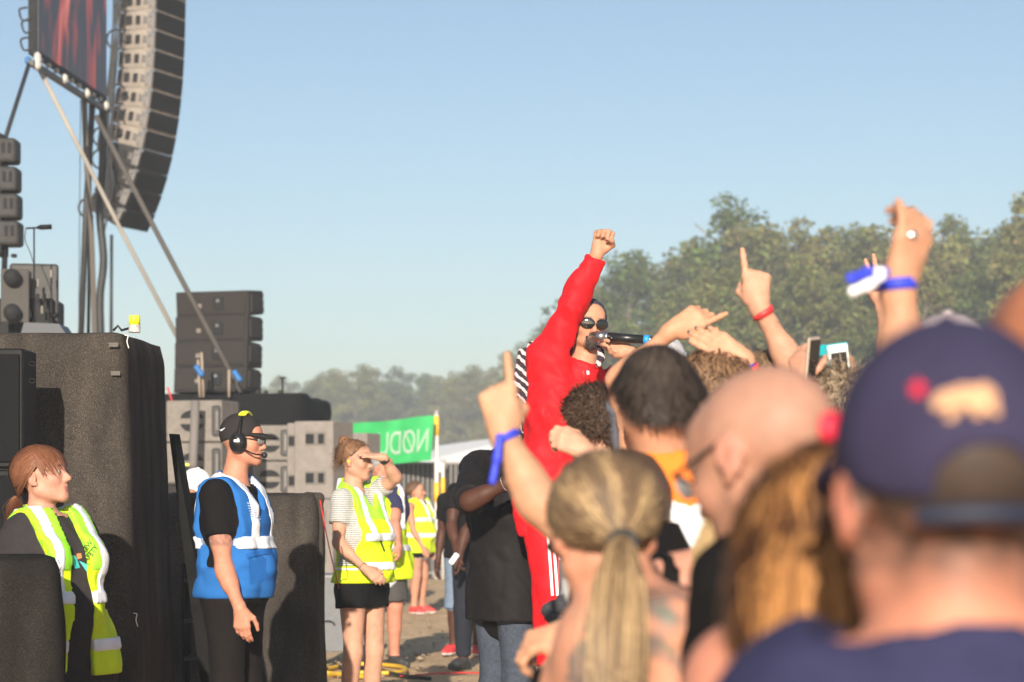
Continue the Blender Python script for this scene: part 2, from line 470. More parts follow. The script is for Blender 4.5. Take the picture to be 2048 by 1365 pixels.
HT_Y = [-1, -.35, .1, .3, .62, .8, 1]; HT_Z = [-.62, -.45, -.12, .05, .50, .62, .7]
def hairmask(u, dz=0.0): return u[:, 2] - np.interp(u[:, 1], HT_Y, HT_Z) - dz     # >0 : hair
HC, HR = V3(0, -.017, .030), V3(.078, .098, .084)
def hair_base(s, parent, col, thick=.012, dz=0.0, lump=.004, h=.007, name='hair', shape=(1, 1, 1)):
    F = Field(); M = s.M; hs = s.hs
    s.hthick = thick
    F.el(s.W(*HC), (HR + thick) * np.array(shape) * hs, M, .01)
    F.el(s.W(0, -.05, -.02), V3(.064, .058, .07) * hs + thick * .7, M, .03)
    c = s.W(*HC)
    def post(p, D):
        l = (p - s.J['head']) @ M / hs; u = (l - HC) / (HR + thick); u = u / (np.linalg.norm(u, axis=1)[:, None] + 1e-9)
        return np.maximum(D + (lump * wob(l, 60, 3)).astype(np.float32), (-hairmask(u, dz) * .07).astype(np.float32))
    F.post = post
    v, f = F.mesh(h)
    cc = np.tile(np.array(col) * .8, (len(v), 1)) * (1 + .18 * wob(v, 90, 1)[:, None])
    return emit(name, (v, f), s, HAIRM(), parent, cc)
def strands(s, parent, n, mode, col, col2=None, length=.05, seg=5, width=.003, dz=0.0, lift=.06, curl=0.0, cfreq=3.0, tie=None,
            tail=None, layer=.12, var=.35, grav=.6, name='hair_strands', part=0.0, seed=1, sub=None, jitter=.25, streak=None):
    g = np.random.default_rng(seed)
    u = g.normal(size=(n * 4, 3)); u /= np.linalg.norm(u, axis=1)[:, None]
    u = u[hairmask(u, dz) > 0]
    if sub is not None: u = u[sub(u)]
    u = u[:n]; n = len(u)
    lay = 1.02 + getattr(s, 'hthick', .004) / .085 + layer * g.random(n) ** 1.5
    p = HC + HR * u * lay[:, None]
    pts = [p.copy()]; d = u.copy()
    rnd = g.normal(size=(n, 3)) * jitter
    L = length * (0.7 + .6 * g.random(n))
    if tie is not None: tie = np.array(tie)
    for i in range(seg):
        q = (p - HC) / HR; rn = np.linalg.norm(q, axis=1); nn = q / HR; nn /= np.linalg.norm(nn, axis=1)[:, None]
        if mode == 'short':
            dr = nn * lift * 6 + np.array([0, -.25, -grav]) + rnd + np.stack([.5 * np.sign(u[:, 0] - part) * np.abs(u[:, 0]) * (u[:, 2] > 0), 0 * rn, 0 * rn], 1)
        elif mode == 'fwd':
            dr = nn * lift * 6 + np.array([0, .6, -grav]) + rnd
        elif mode == 'tie':
            to = tie - p; dist = np.linalg.norm(to, axis=1); dr = to / (dist[:, None] + 1e-6) * 1.0 + nn * .05 + rnd * .15
            stp = dist / (seg - i)
        else:
            dr = np.array([0, -.10, -1.0]) + nn * (.25 if i < 2 else .0) + rnd * (1.0 if i < 3 else .4) + np.stack([.25 * np.sign(u[:, 0] + 1e-6) * (i < 2), 0 * rn, 0 * rn], 1)
        if mode != 'tie':
            dr = dr - nn * np.minimum((dr * nn).sum(1), 0)[:, None] * (rn < lay + .1)[:, None]
            dr /= np.linalg.norm(dr, axis=1)[:, None]; stp = L / seg
        p = p + dr * stp[:, None]
        q = (p - HC) / HR; rn = np.linalg.norm(q, axis=1); ins = (rn < lay) & (p[:, 2] > -.05)
        if mode != 'tie' or i < seg - 1: p = np.where(ins[:, None], HC + HR * q / (rn[:, None] + 1e-9) * lay[:, None], p)
        pts.append(p.copy())
    if tail is not None:                   # tail: list of local points the bundle follows after the tie
        ofs = g.normal(size=(n, 3)); sp = tail[1]
        base = np.array(tail[0]); L2 = g.uniform(.55, 1.0, n)
        for i, c in enumerate(base):
            w = sp[i]; t = np.minimum(1, L2 * 1.25) if i == len(base) - 1 else 1
            pp = c + ofs * w
            if i == len(base) - 1: pp = pts[-1] + (pp - pts[-1]) * L2[:, None]
            pts.append(pp)
    A = np.stack(pts, 1)                                        # n,k,3
    k = A.shape[1]
    if curl:
        ph = g.uniform(0, 6.28, n); t = np.arange(k)[None, :] * cfreq + ph[:, None]
        e1 = g.normal(size=(n, 3)); e2 = g.normal(size=(n, 3)); am = np.minimum(np.arange(k) / 2., 1)[None, :, None] * curl
        A = A + am * (np.cos(t)[..., None] * e1[:, None] + np.sin(t)[..., None] * e2[:, None]) * .7
    tg = np.gradient(A, axis=1); out = A - HC
    sd = np.cross(tg, out + 1e-4); sd /= np.linalg.norm(sd, axis=2)[..., None] + 1e-9
    wd = width * np.linspace(1.0, .45, k)[None, :, None] * (.7 + .6 * g.random(n))[:, None, None]
    lift_ = (g.random(n) * .004)[:, None, None] * nrm(V3(0, 0, 1))
    Lp, Rp = A - sd * wd * .5 + lift_, A + sd * wd * .5 + lift_
    v = np.stack([Lp, Rp], 2).reshape(-1, 3)
    ii = np.arange(n)[:, None] * (2 * k) + np.arange(k - 1)[None, :] * 2
    f = np.stack([ii, ii + 1, ii + 3, ii + 2], -1).reshape(-1, 4)
    c2 = np.array(col2 if col2 is not None else col); c1 = np.array(col)
    mix = np.clip(g.random(n) if streak is None else streak(u, g), 0, 1)[:, None]
    cs = (c1 * (1 - mix) + c2 * mix) * (1 + var * (g.random((n, 1)) - .5))
    cs = np.repeat(cs, 2 * k, 0)
    v = s.J['head'] + (v * s.hs) @ s.M.T
    return emit(name, (v, f), s, HAIRM(), parent, cs)

def local(s, p):
    q = p - s.base; return q @ s.r, q @ s.f, q[:, 2]

def person(label, px, d, H=1.75, face=(0, 1), sex='m', b=1.0, z0=0.0, look=None, roll=0.0, J=None, skin=(.60, .36, .25),
           hands=None, group='concert crowd', hvox=.0055, handvox=.005, coarse=.015, headpx=None, brow=(.1, .06, .04), stubble=None,
           lips=(.50, .17, .14), blush=.25, top=None, top_m=None, legs_m=None, legs_to=1.93, shoe=(.03, .03, .03), eyes=False, hs=1.0,
           belly=0.0, ears=True, skinfn=None, lean=0.0, fineb=(), sole=(.7, .7, .68), tee_hem=None):
    s = skeleton(px, d, H, face, sex, b, z0, lean=lean)
    if headpx is not None:                                   # move the head to where the photograph shows it
        tgt = P(headpx[0], headpx[1], d + (headpx[2] if len(headpx) > 2 else 0)); s.J['head'] = tgt
    for kk, vv in (J or {}).items(): s.J[kk] = np.asarray(vv, float)
    s.look = nrm(look) if look is not None else s.f; s.roll = roll
    root = empty('person', s.base, label, 'person', group)
    F = Field(); torso(F, s, belly=belly * .6)
    for n in 'LR': leg(F, s, n); foot(F, s, n)
    for n in 'LR': arm(F, s, n)
    head(F, s, ears, hs)
    fine = []
    c = s.W(0, 0, -.005)
    fine.append((c - .135 * hs, c + V3(.135, .135, .14) * hs, hvox))
    hands = hands or {}
    for n in 'LR':
        hd = hands.get(n)
        if hd is None:
            ax = nrm(s.J['wr' + n] - s.J['el' + n]); hd = dict(f=ax, pn=(-s.r if n == 'R' else s.r), pose='relax', vox=.009)
        hand(F, s, n, hd['f'], hd['pn'], hd.get('pose', 'relax'), hd.get('hs'), hd.get('spread', 0))
        cc = s.J['wr' + n] + nrm(hd['f']) * .08
        fine.append((cc - .13, cc + .13, hd.get('vox', handvox)))
    fine += list(fineb)
    v, f = multi(F, coarse, fine)
    # natural skin colour: lips, cheeks, brows, beard
    l = (v - s.J['head']) @ s.M / hs
    cs = np.tile(np.array(skin, float) * np.array([.86, .73, .64]), (len(v), 1)); cs *= (1 + .05 * wob(v, 30, 2))[:, None]
    def bl(mask, col, a):
        w = (np.clip(mask, 0, 1) * a)[:, None]; cs[:] = cs * (1 - w) + np.array(col) * w
    near = np.linalg.norm(l, axis=1) < .16
    red = np.array(skin) * np.array([1.02, .72, .68])
    for q in (1, -1):
        bl(near * (1 - np.linalg.norm((l - V3(q * .045, .06, -.028)) / V3(.035, .05, .03), axis=1)) * 1.6, red, blush)
        bl(near * (1 - np.linalg.norm((l - V3(q * .083, -.014, -.004)) / V3(.03, .03, .04), axis=1)) * 2, red, .5)
        bl(near * (1 - np.linalg.norm((l - V3(q * .033, .085, .027)) / V3(.024, .03, .0075), axis=1)) * 3, brow, .8)
        bl(near * (1 - np.linalg.norm((l - V3(q * .031, .086, .004)) / V3(.017, .02, .0075), axis=1)) * 3, (.06, .04, .035), .75)
    bl(near * (1 - np.linalg.norm((l - V3(0, .105, -.032)) / V3(.02, .02, .02), axis=1)) * 1.5, red, blush * .8)
    bl(near * (1 - np.linalg.norm((l - V3(0, .088, -.065)) / V3(.026, .02, .0135), axis=1)) * 3, lips, .75)
    if stubble is not None:
        col, a, kind = stubble
        if kind == 'beard': mk = near * (l[:, 2] < -.045) * (l[:, 1] > -.01)
        elif kind == 'goatee': mk = near * np.maximum(1.2 - np.linalg.norm((l - V3(0, .08, -.092)) / V3(.034, .05, .038), axis=1), 1 - np.linalg.norm((l - V3(0, .095, -.049)) / V3(.030, .03, .010), axis=1)) * 3
        else:
            u = (l - HC) / HR; u /= np.linalg.norm(u, axis=1)[:, None] + 1e-9
            hm = hairmask(u, kind if not isinstance(kind, str) else 0.0); mk = near * np.clip(hm * 6 + .35 + .25 * wob(l, 160, 4), 0, 1) * (np.abs(l[:, 0]) < .081)
        bl(mk * 1.0, col, a)
    if skinfn is not None: skinfn(s, v, l, cs, bl)
    s.body = emit('body', (v, f), s, SKIN(), root, np.clip(cs, 0, 1))
    if eyes:
        for q in (1, -1):
            E = Field().el(s.W(q * .031, .0785, .003), .0118, s.M)
            ev, ef = E.mesh(.004); le = (ev - s.J['head']) @ s.M / hs
            ec = np.tile(V3(.5, .47, .44), (len(ev), 1)); ec[np.hypot(le[:, 0] - q * .031, le[:, 2] - .003) < .0055] = (.04, .03, .02)
            emit('eye', (ev, ef), s, mat('eye', attr=True, rough=.1), root, ec)
    # default clothes
    if top == 'tee':
        G = Field(); torso(G, s, .017, belly=belly)
        for n in 'LR': arm(G, s, n, .015, .56, sl=.010)
        tee_finish(s, G, top_m, root, hem=tee_hem)
    elif top in ('tank', 'tube'):
        G = Field(); torso(G, s, .010, belly=belly); w = .105 if sex == 'f' else .13
        hz, nz = s.J['pel'][2] - .06, s.J['neck'][2]
        ff = folds(.003, 20)
        def post(p, D):
            x, y, z = local(s, p); q = p - s.J['chest']; x = q @ s.r; zz = q[:, 2]
            D = ff(p, D); D = np.maximum(D, hz - p[:, 2])
            D = np.maximum(D, np.where(zz > -.02, np.abs(x) - (w + .02 - .22 * np.maximum(zz - .02, 0)), -1))
            D = np.maximum(D, np.where(p[:, 2] > nz - .13, .055 - np.abs(x), -1))
            if top == 'tube': D = np.maximum(D, zz - .03)
            return D.astype(np.float32)
        garment('tank_top', s, G, top_m, root, .011, post)
    elif top == 'long':
        G = Field(); torso(G, s, .018, belly=belly)
        for n in 'LR': arm(G, s, n, .014, 1.93, sl=.006)
        tee_finish(s, G, top_m, root, 'jacket', amp=.006)
    if legs_m is not None:
        G = Field()
        wz = s.J['pel'][2] + .09
        cut = [(V3(0, 0, wz), UP)]
        c = s.J['pel']; hw = (.072 if sex == 'm' else .085) * b
        G.rc(c - s.r * hw, c + s.r * hw, .118 * b, .118 * b, .05, cut); G.rc(c, s.J['waist'], .118 * b, .112 * b, .05, cut)
        for n in 'LR': leg(G, s, n, .014 if legs_to > 1.5 else .016, legs_to, sl=.012 if legs_to > 1.5 else .026)
        garment('trousers' if legs_to > 1.5 else 'shorts', s, G, legs_m, root, .012, folds(.004, 16, 2, (1, 1, .5)))
    if shoe is not None:
        for n in 'LR':
            G = Field(); foot(G, s, n, .008)
            zz = s.base[2] + .075
            G.post = lambda p, D: np.maximum(D, np.maximum(p[:, 2] - zz - .02, .002 + s.base[2] - p[:, 2])).astype(np.float32)
            so = emit('shoe', G.mesh(.010), s, mat('shoe_%.2f_%.2f_%.2f' % shoe, shoe, .6, noise=(40, .15)), root)
            G2 = Field(); foot(G2, s, n, .013)
            G2.post = lambda p, D: np.maximum(D, np.maximum(p[:, 2] - s.base[2] - .026, s.base[2] - p[:, 2])).astype(np.float32)
            emit('sole', G2.mesh(.009), s, mat('sole_%.2f' % sole[0], sole, .7), so)
    s.root = root
    return s
def tee_finish(s, G, m, root, name='shirt', amp=.005, hem=None, neck=.068, h=.011, nz=.012):
    hz = hem if hem is not None else s.J['pel'][2] - .05
    G.rc(s.J['neck'] - UP * .015 + s.f * .01, s.J['head'] - UP * .03, neck, neck, .01, op='s')
    ff = folds(amp, 20, 1)
    def post(p, D):
        D = ff(p, D); q = p - s.J['neck']; nk = np.hypot(q @ s.r, q @ s.f) < .115
        return np.maximum(np.maximum(D, hz - p[:, 2]), np.where(nk, q[:, 2] - nz + .45 * (q @ s.f), -1)).astype(np.float32)
    return garment(name, s, G, m, root, h, post)

def band(F, s, n, t, w, col, name, root, grow=.004, mt=None):
    """ring round the forearm at fraction t of elbow->wrist"""
    e, w_ = s.J['el' + n], s.J['wr' + n]; ax = nrm(w_ - e); c = e + (w_ - e) * t
    u = nrm(np.cross(ax, V3(.3, .5, .8))); q = np.cross(ax, u); g = (.5 + .5 * s.b) * (1 if s.sex == 'm' else .86)
    r = (.040 + (.0265 - .040) * t) * g + grow
    a = np.linspace(0, 2 * np.pi, 24, endpoint=False); ring = np.cos(a)[:, None] * u + np.sin(a)[:, None] * q
    v = np.concatenate([c + ring * r - ax * w / 2, c + ring * (r + .0015) - ax * w / 2, c + ring * (r + .0015) + ax * w / 2, c + ring * r + ax * w / 2])
    f = [(i + 24 * j, (i + 1) % 24 + 24 * j, (i + 1) % 24 + 24 * ((j + 1) % 4), i + 24 * ((j + 1) % 4)) for j in range(4) for i in range(24)]
    return emit(name, (v, np.array(f)), s, mt or mat('band_%s' % name, col, .55), root)
# ---------------------------------------------------------------- setting: ground, trees, haze
def ground_mat():
    m = bpy.data.materials.new("dirt"); m.use_nodes = True; nt = m.node_tree; N = nt.nodes; L = nt.links; b = N["Principled BSDF"]
    b.inputs["Roughness"].default_value = .95; b.inputs["Specular IOR Level"].default_value = .15
    tc = N.new("ShaderNodeTexCoord")
    n1 = N.new("ShaderNodeTexNoise"); n1.inputs["Scale"].default_value = .9; n1.inputs["Detail"].default_value = 9; n1.inputs["Roughness"].default_value = .7
    n2 = N.new("ShaderNodeTexNoise"); n2.inputs["Scale"].default_value = 14; n2.inputs["Detail"].default_value = 6; n2.inputs["Roughness"].default_value = .75
    for n in (n1, n2): L.new(tc.outputs["Object"], n.inputs["Vector"])
    r1 = N.new("ShaderNodeValToRGB"); e = r1.color_ramp.elements
    e[0].position, e[0].color = .32, (.48, .33, .19, 1); e[1].position, e[1].color = .72, (.68, .49, .30, 1)
    r2 = N.new("ShaderNodeValToRGB"); e = r2.color_ramp.elements
    e[0].position, e[0].color = .35, (.78, .78, .78, 1); e[1].position, e[1].color = .7, (1.25, 1.22, 1.18, 1)
    L.new(n1.outputs["Fac"], r1.inputs[0]); L.new(n2.outputs["Fac"], r2.inputs[0])
    mx = N.new("ShaderNodeMix"); mx.data_type = 'RGBA'; mx.blend_type = 'MULTIPLY'; mx.inputs[0].default_value = 1
    L.new(r1.outputs[0], mx.inputs[6]); L.new(r2.outputs[0], mx.inputs[7]); L.new(mx.outputs[2], b.inputs["Base Color"])
    bp = N.new("ShaderNodeBump"); bp.inputs["Strength"].default_value = .35; bp.inputs["Distance"].default_value = .015
    L.new(n2.outputs["Fac"], bp.inputs["Height"]); L.new(bp.outputs[0], b.inputs["Normal"])
    return m
gx = np.concatenate([[-900, -200, -60, -20], np.arange(-8, 8.01, .10), [20, 60, 200, 900]])
gy = np.concatenate([[-300, -60, -10, 0, 5], np.arange(9, 46, .10), [60, 100, 200, 400, 1200]])
GX, GY = np.meshgrid(gx, gy, indexing='ij')
gp = np.stack([GX.ravel(), GY.ravel(), 0 * GX.ravel()], 1)
gz = .016 * wob(gp, 2.1, 1) + .010 * wob(gp, 6.0, 4) + .004 * wob(gp, 17.0, 2) - .012
gz *= ((np.abs(gp[:, 0]) < 8) & (gp[:, 1] > 9) & (gp[:, 1] < 46))
gp[:, 2] = gz
nx_, ny_ = GX.shape; ii = (np.arange(nx_ - 1)[:, None] * ny_ + np.arange(ny_ - 1)[None]).ravel()
ground = put('ground', mesh_np('ground', gp, np.stack([ii, ii + ny_, ii + ny_ + 1, ii + 1], 1)), ground_mat())
tag(ground, kind='structure')
# loose stones and crumbs of earth
g = np.random.default_rng(3); V_, F_ = [], []
oct_v = np.array([(1, 0, 0), (-1, 0, 0), (0, 1, 0), (0, -1, 0), (0, 0, 1), (0, 0, -1)], float)
oct_f = np.array([(0, 2, 4), (2, 1, 4), (1, 3, 4), (3, 0, 4), (2, 0, 5), (1, 2, 5), (3, 1, 5), (0, 3, 5)])
for i in range(2200):
    y = g.uniform(14, 42); x = g.uniform(-3.2, 1.0); r = g.uniform(.006, .02) * (1 + 1.2 * (g.random() < .08))
    V_.append(oct_v * r * g.uniform(.6, 1.3, (6, 1)) * np.array([1, 1, .6]) + (x, y, r * .3)); F_.append(oct_f + 6 * i)
tag(put('gravel', mesh_np('gravel', np.concatenate(V_), np.concatenate(F_), False), mat('pebble', (.30, .22, .14), .9, noise=(3, .4))),
    'small loose stones scattered over the sandy ground', 'gravel', kind='stuff')

# --- trees
def leaf_mat(name, c1, c2):
    m = bpy.data.materials.new(name); m.use_nodes = True; nt = m.node_tree; N = nt.nodes; L = nt.links; b = N["Principled BSDF"]
    b.inputs["Roughness"].default_value = .6; b.inputs["Specular IOR Level"].default_value = .25
    a = N.new("ShaderNodeAttribute"); a.attribute_name = "Col"
    oi = N.new("ShaderNodeObjectInfo")
    mx = N.new("ShaderNodeMix"); mx.data_type = 'RGBA'; mx.inputs[6].default_value = (*c1, 1); mx.inputs[7].default_value = (*c2, 1)
    L.new(oi.outputs["Random"], mx.inputs[0])
    m2 = N.new("ShaderNodeMix"); m2.data_type = 'RGBA'; m2.blend_type = 'MULTIPLY'; m2.inputs[0].default_value = 1
    L.new(mx.outputs[2], m2.inputs[6]); L.new(a.outputs["Color"], m2.inputs[7]); L.new(m2.outputs[2], b.inputs["Base Color"])
    tr = N.new("ShaderNodeBsdfTranslucent"); L.new(m2.outputs[2], tr.inputs["Color"])
    ms = N.new("ShaderNodeMixShader"); ms.inputs[0].default_value = .25
    L.new(b.outputs[0], ms.inputs[1]); L.new(tr.outputs[0], ms.inputs[2]); L.new(ms.outputs[0], N["Material Output"].inputs["Surface"])
    return m
LEAF = leaf_mat('leaves', (.10, .135, .03), (.20, .19, .055))
BARK = mat('bark', (.20, .16, .12), .9, noise=(6, .4), stretch=(1, 1, .2))
def tree_meshes(seed, H=15.0, W=4.2, dens=1.0, low=.10, shape='oval'):
    g = np.random.default_rng(seed); tv, tf = [], []
    def limb(pts, r0, r1, n=6):
        v, f = tube_np(np.array(pts), np.linspace(r0, r1, len(pts)), n, cap=False); o = sum(map(len, tv))
        tv.append(v); tf.extend([tuple(i + o for i in q) for q in f])
    tp = [V3(0, 0, 0)]
    for i in range(1, 8): tp.append(V3(g.normal() * .16 * i ** .5, g.normal() * .16 * i ** .5, H * .92 * i / 7))
    tp = bez(tp, 4); limb(tp, .24, .03, 8)
    C = []
    nl = int(34 * dens)
    for i in range(nl):
        h = H * (low + (.97 - low) * ((i + g.random()) / nl) ** .9); t = h / H
        prof = {'oval': math.sin(math.pi * min(1, (t - low + .10) / (1.06 - low))) ** .7, 'cone': (1.03 - t) ** .75 * 1.05, 'birch': math.sin(math.pi * min(1, (t - low + .06) / (1.04 - low))) ** 1.1}[shape]
        a = i * 2.4 + g.normal() * .4; L = W * max(.18, prof) * g.uniform(.62, 1.12)
        i0 = min(len(tp) - 2, int(t * .86 * (len(tp) - 1) / .92)); b0 = tp[i0]
        e = b0 + V3(math.cos(a) * L, math.sin(a) * L, (h - b0[2]) + L * .12)
        mid = (b0 + e) / 2 + V3(0, 0, .25) + g.normal(size=3) * .2
        limb(bez([b0, mid, e], 4), .05 * (1.2 - t) + .015, .008, 4)
        for q in (.45, .75, 1.0):
            C.append((b0 + (e - b0) * q + g.normal(size=3) * .25, (.95 - .35 * q + .35 * (1 - t)) * g.uniform(.75, 1.25)))
    lv, lc = [], []
    for c, r in C:
        n = int(150 * dens * r * g.uniform(.6, 1.2)) + 20
        p = g.normal(size=(n, 3)); p /= np.linalg.norm(p, axis=1)[:, None]; p *= (g.random((n, 1)) ** .45) * r * 1.05; p[:, 2] *= .72
        p += c
        nn = g.normal(size=(n, 3)) + V3(0, 0, .5); nn /= np.linalg.norm(nn, axis=1)[:, None]
        u = np.cross(nn, g.normal(size=(n, 3))); u /= np.linalg.norm(u, axis=1)[:, None]; w = np.cross(nn, u)
        sz = g.uniform(.07, .17, (n, 1))
        lv.append(np.stack([p - u * sz, p - w * sz * .55, p + u * sz, p + w * sz * .55], 1).reshape(-1, 3))
        lc.append(np.repeat(np.clip(g.normal(1, .22, (n, 1)) * g.uniform(.8, 1.2), .4, 1.7) * (1 + .12 * g.normal(size=(n, 3))), 4, 0))
    v = np.concatenate(lv); f = np.arange(len(v)).reshape(-1, 4)
    return poly_mesh('trunk', np.concatenate(tv), tf), mesh_np('crown', v, f, False, np.concatenate(lc))
VARS = [tree_meshes(11, 15, 3.8, 1.15, .08, 'oval'), tree_meshes(12, 15, 3.4, 1.1, .10, 'cone'), tree_meshes(13, 15, 4.4, 1.2, .06, 'oval'),
        tree_meshes(14, 15, 3.0, 1.0, .15, 'birch'), tree_meshes(15, 15, 4.0, 1.1, .05, 'cone'), tree_meshes(16, 15, 2.2, .30, .25, 'birch')]
TREES_MADE = set()
ORD = 'first second third fourth fifth sixth seventh eighth ninth tenth eleventh twelfth thirteenth fourteenth'.split()
def tree(px, ytop, var, label, group, H=15.0, wide=1.0, d=None):
    if d is None: d = (H - CAM_H) * FPX / (HY - ytop)
    else: H = CAM_H + (HY - ytop) * d / FPX
    t = empty('tree', ((px - HX) / FPX * d, d, 0), label, 'tree', group, rot=(0, 0, random.uniform(0, 6.28)))
    k = H / 15.0; t.scale = (k * wide, k * wide, k)
    put('trunk', VARS[var][0], BARK, t); put('crown', VARS[var][1], LEAF, t)
    return t
far = ('lower tree filling the far tree line beneath its skyline crowns', 'far tree line on the left')
for px, yt, v in [(350, 775, 0), (410, 780, 2), (470, 778, 4), (530, 770, 0), (570, 752, 2), (625, 748, 4), (672, 733, 0), (716, 728, 2), (760, 742, 1), (800, 733, 2),
                  (842, 742, 0), (890, 740, 4), (930, 730, 2), (965, 742, 0)]:
    k_ = globals().get('k_', -1) + 1
    tree(px, yt, v, 'hazy rounded treetop, %s from the left on the far tree line' % ORD[k_], far[1], H=15 + random.uniform(-1, 1), wide=1.25)
for px, yt, v in [(390, 800, 2), (500, 800, 4), (590, 790, 0), (650, 782, 1), (695, 770, 4), (740, 772, 0), (785, 775, 2), (830, 780, 4), (875, 775, 2), (915, 770, 0), (955, 770, 4), (1000, 765, 2)]:
    tree(px, yt, v, *far, H=13, wide=1.5)
mid = ('', 'wood behind the performer'); k_ = -1
for px, yt, v in [(1000, 735, 2), (1035, 690, 4), (1075, 670, 0), (1120, 640, 2), (1165, 620, 1), (1215, 560, 4), (1285, 490, 0), (1345, 520, 2), (1240, 620, 2), (1180, 660, 0), (1110, 700, 4), (1060, 720, 2)]:
    k_ += 1
    tree(px, yt, v, ('olive tree behind the performer, %s crown from the left along the rising skyline' % ORD[k_]) if k_ < 8 else 'lower tree filling the wood right behind the performer', mid[1], H=14.5, wide=1.15)
tree(1085, 600, 5, 'thin sparse young birch with see-through crown left of the raised red sleeve', 'wood behind the performer', H=12)
tree(1130, 618, 5, 'thin sparse young birch nearest the raised red sleeve', 'wood behind the performer', H=12)
tree(1440, 390, 3, 'tallest tree on the skyline, left above the raised single finger', 'wood behind the raised hands', H=17, wide=1.25)
tree(1808, 395, 5, 'slim pale half-bare treetop rising behind the hand with the ring', 'wood behind the raised hands', H=17)
tree(2052, 398, 1, 'dark spruce-like tree cut off by the right edge of the picture', 'wood behind the raised hands', H=14.5, wide=.8)
rgt = ('', 'wood behind the raised hands'); k_ = -1
for px, yt, v in [(1400, 470, 0), (1495, 450, 2), (1555, 437, 0), (1610, 436, 4), (1668, 452, 2), (1720, 455, 1), (1765, 440, 0), (1850, 428, 2), (1885, 440, 1), (1935, 455, 4), (1985, 470, 2), (2020, 440, 0), (2070, 440, 2),
                  (1370, 560, 2), (1440, 520, 4), (1520, 530, 2), (1590, 520, 0), (1650, 530, 4), (1710, 530, 2), (1790, 520, 4), (1860, 520, 0), (1930, 530, 2), (2000, 540, 4), (2060, 530, 0)]:
    k_ += 1
    tree(px, yt, v, ('dense leafy tree, %s broad crown from the left on the right-hand skyline' % ORD[k_]) if k_ < 13 else 'lower tree filling the wood below the right-hand skyline', rgt[1], H=15.5 if yt < 500 else 12.0, wide=1.1)
# evening dust hanging in the air
hz = bpy.data.materials.new('haze'); hz.use_nodes = True; N = hz.node_tree.nodes
for n in list(N): N.remove(n)
ho = N.new("ShaderNodeOutputMaterial"); hv = N.new("ShaderNodeVolumePrincipled")
hv.inputs["Color"].default_value = (.88, .93, 1.0, 1); hv.inputs["Density"].default_value = .0019; hv.inputs["Anisotropy"].default_value = .0
hz.node_tree.links.new(hv.outputs[0], ho.inputs["Volume"])
tag(box('haze', (0, 150, 9.5), (420, 340, 21), hz, bevel=0), 'thin dusty evening haze over the festival ground', 'haze', kind='stuff')
# ---------------------------------------------------------------- stage gear
def scrim_mat(name='scrim', lo=(.020, .017, .015), hi=(.135, .112, .092), sc=300):
    m = bpy.data.materials.new(name); m.use_nodes = True; nt = m.node_tree; N = nt.nodes; L = nt.links; b = N["Principled BSDF"]
    b.inputs["Roughness"].default_value = .9; b.inputs["Specular IOR Level"].default_value = .05
    tc = N.new("ShaderNodeTexCoord"); mp = N.new("ShaderNodeMapping"); mp.inputs["Scale"].default_value = (1.5, 1.5, .45)
    L.new(tc.outputs["Object"], mp.inputs[0])
    a = N.new("ShaderNodeTexNoise"); a.inputs["Scale"].default_value = sc; a.inputs["Detail"].default_value = 2
    c = N.new("ShaderNodeTexNoise"); c.inputs["Scale"].default_value = 5; c.inputs["Detail"].default_value = 6
    for n in (a, c): L.new(mp.outputs[0], n.inputs["Vector"])
    ad = N.new("ShaderNodeMath"); ad.operation = 'MULTIPLY_ADD'; ad.inputs[1].default_value = .7
    L.new(a.outputs["Fac"], ad.inputs[0])
    sc2 = N.new("ShaderNodeMath"); sc2.operation = 'MULTIPLY'; sc2.inputs[1].default_value = .35; L.new(c.outputs["Fac"], sc2.inputs[0]); L.new(sc2.outputs[0], ad.inputs[2])
    r = N.new("ShaderNodeValToRGB"); e = r.color_ramp.elements
    e[0].position, e[0].color = .40, (*lo, 1); e[1].position, e[1].color = .74, (*hi, 1)
    mid = e.new(.56); mid.color = (*(np.array(lo) * .5 + np.array(hi) * .33), 1)
    L.new(ad.outputs[0], r.inputs[0]); L.new(r.outputs[0], b.inputs["Base Color"])
    bp = N.new("ShaderNodeBump"); bp.inputs["Strength"].default_value = .5; bp.inputs["Distance"].default_value = .004
    L.new(a.outputs["Fac"], bp.inputs["Height"]); L.new(bp.outputs[0], b.inputs["Normal"])
    return m
SCRIM = scrim_mat()
BLACKCLOTH = mat('black_cloth', (.010, .0095, .0095), .9, noise=(30, .25), bump=(6, .4, .02), spec=.08)
BLK = mat('black_paint', (.009, .009, .0095), .6, noise=(30, .25), spec=.2)
GREYBOX = mat('grey_cabinet', (.19, .165, .14), .75, noise=(14, .2), bump=(180, .2, .002))
DKGREY = mat('dark_gear_shaded_cabinet', (.035, .031, .028), .7, noise=(5, .45), spec=.15)
ARRAYG = mat('array_grey', (.25, .215, .18), .7, noise=(5, .35), spec=.15)
STEEL = mat('steel', (.45, .45, .45), .35, 1.0, noise=(30, .2))
ALU = mat('aluminium', (.62, .62, .60), .38, .8, noise=(25, .15))
HOLE = mat('dark_recess', (.008, .008, .008), .8)
RUBBER = mat('rubber', (.015, .015, .015), .6)

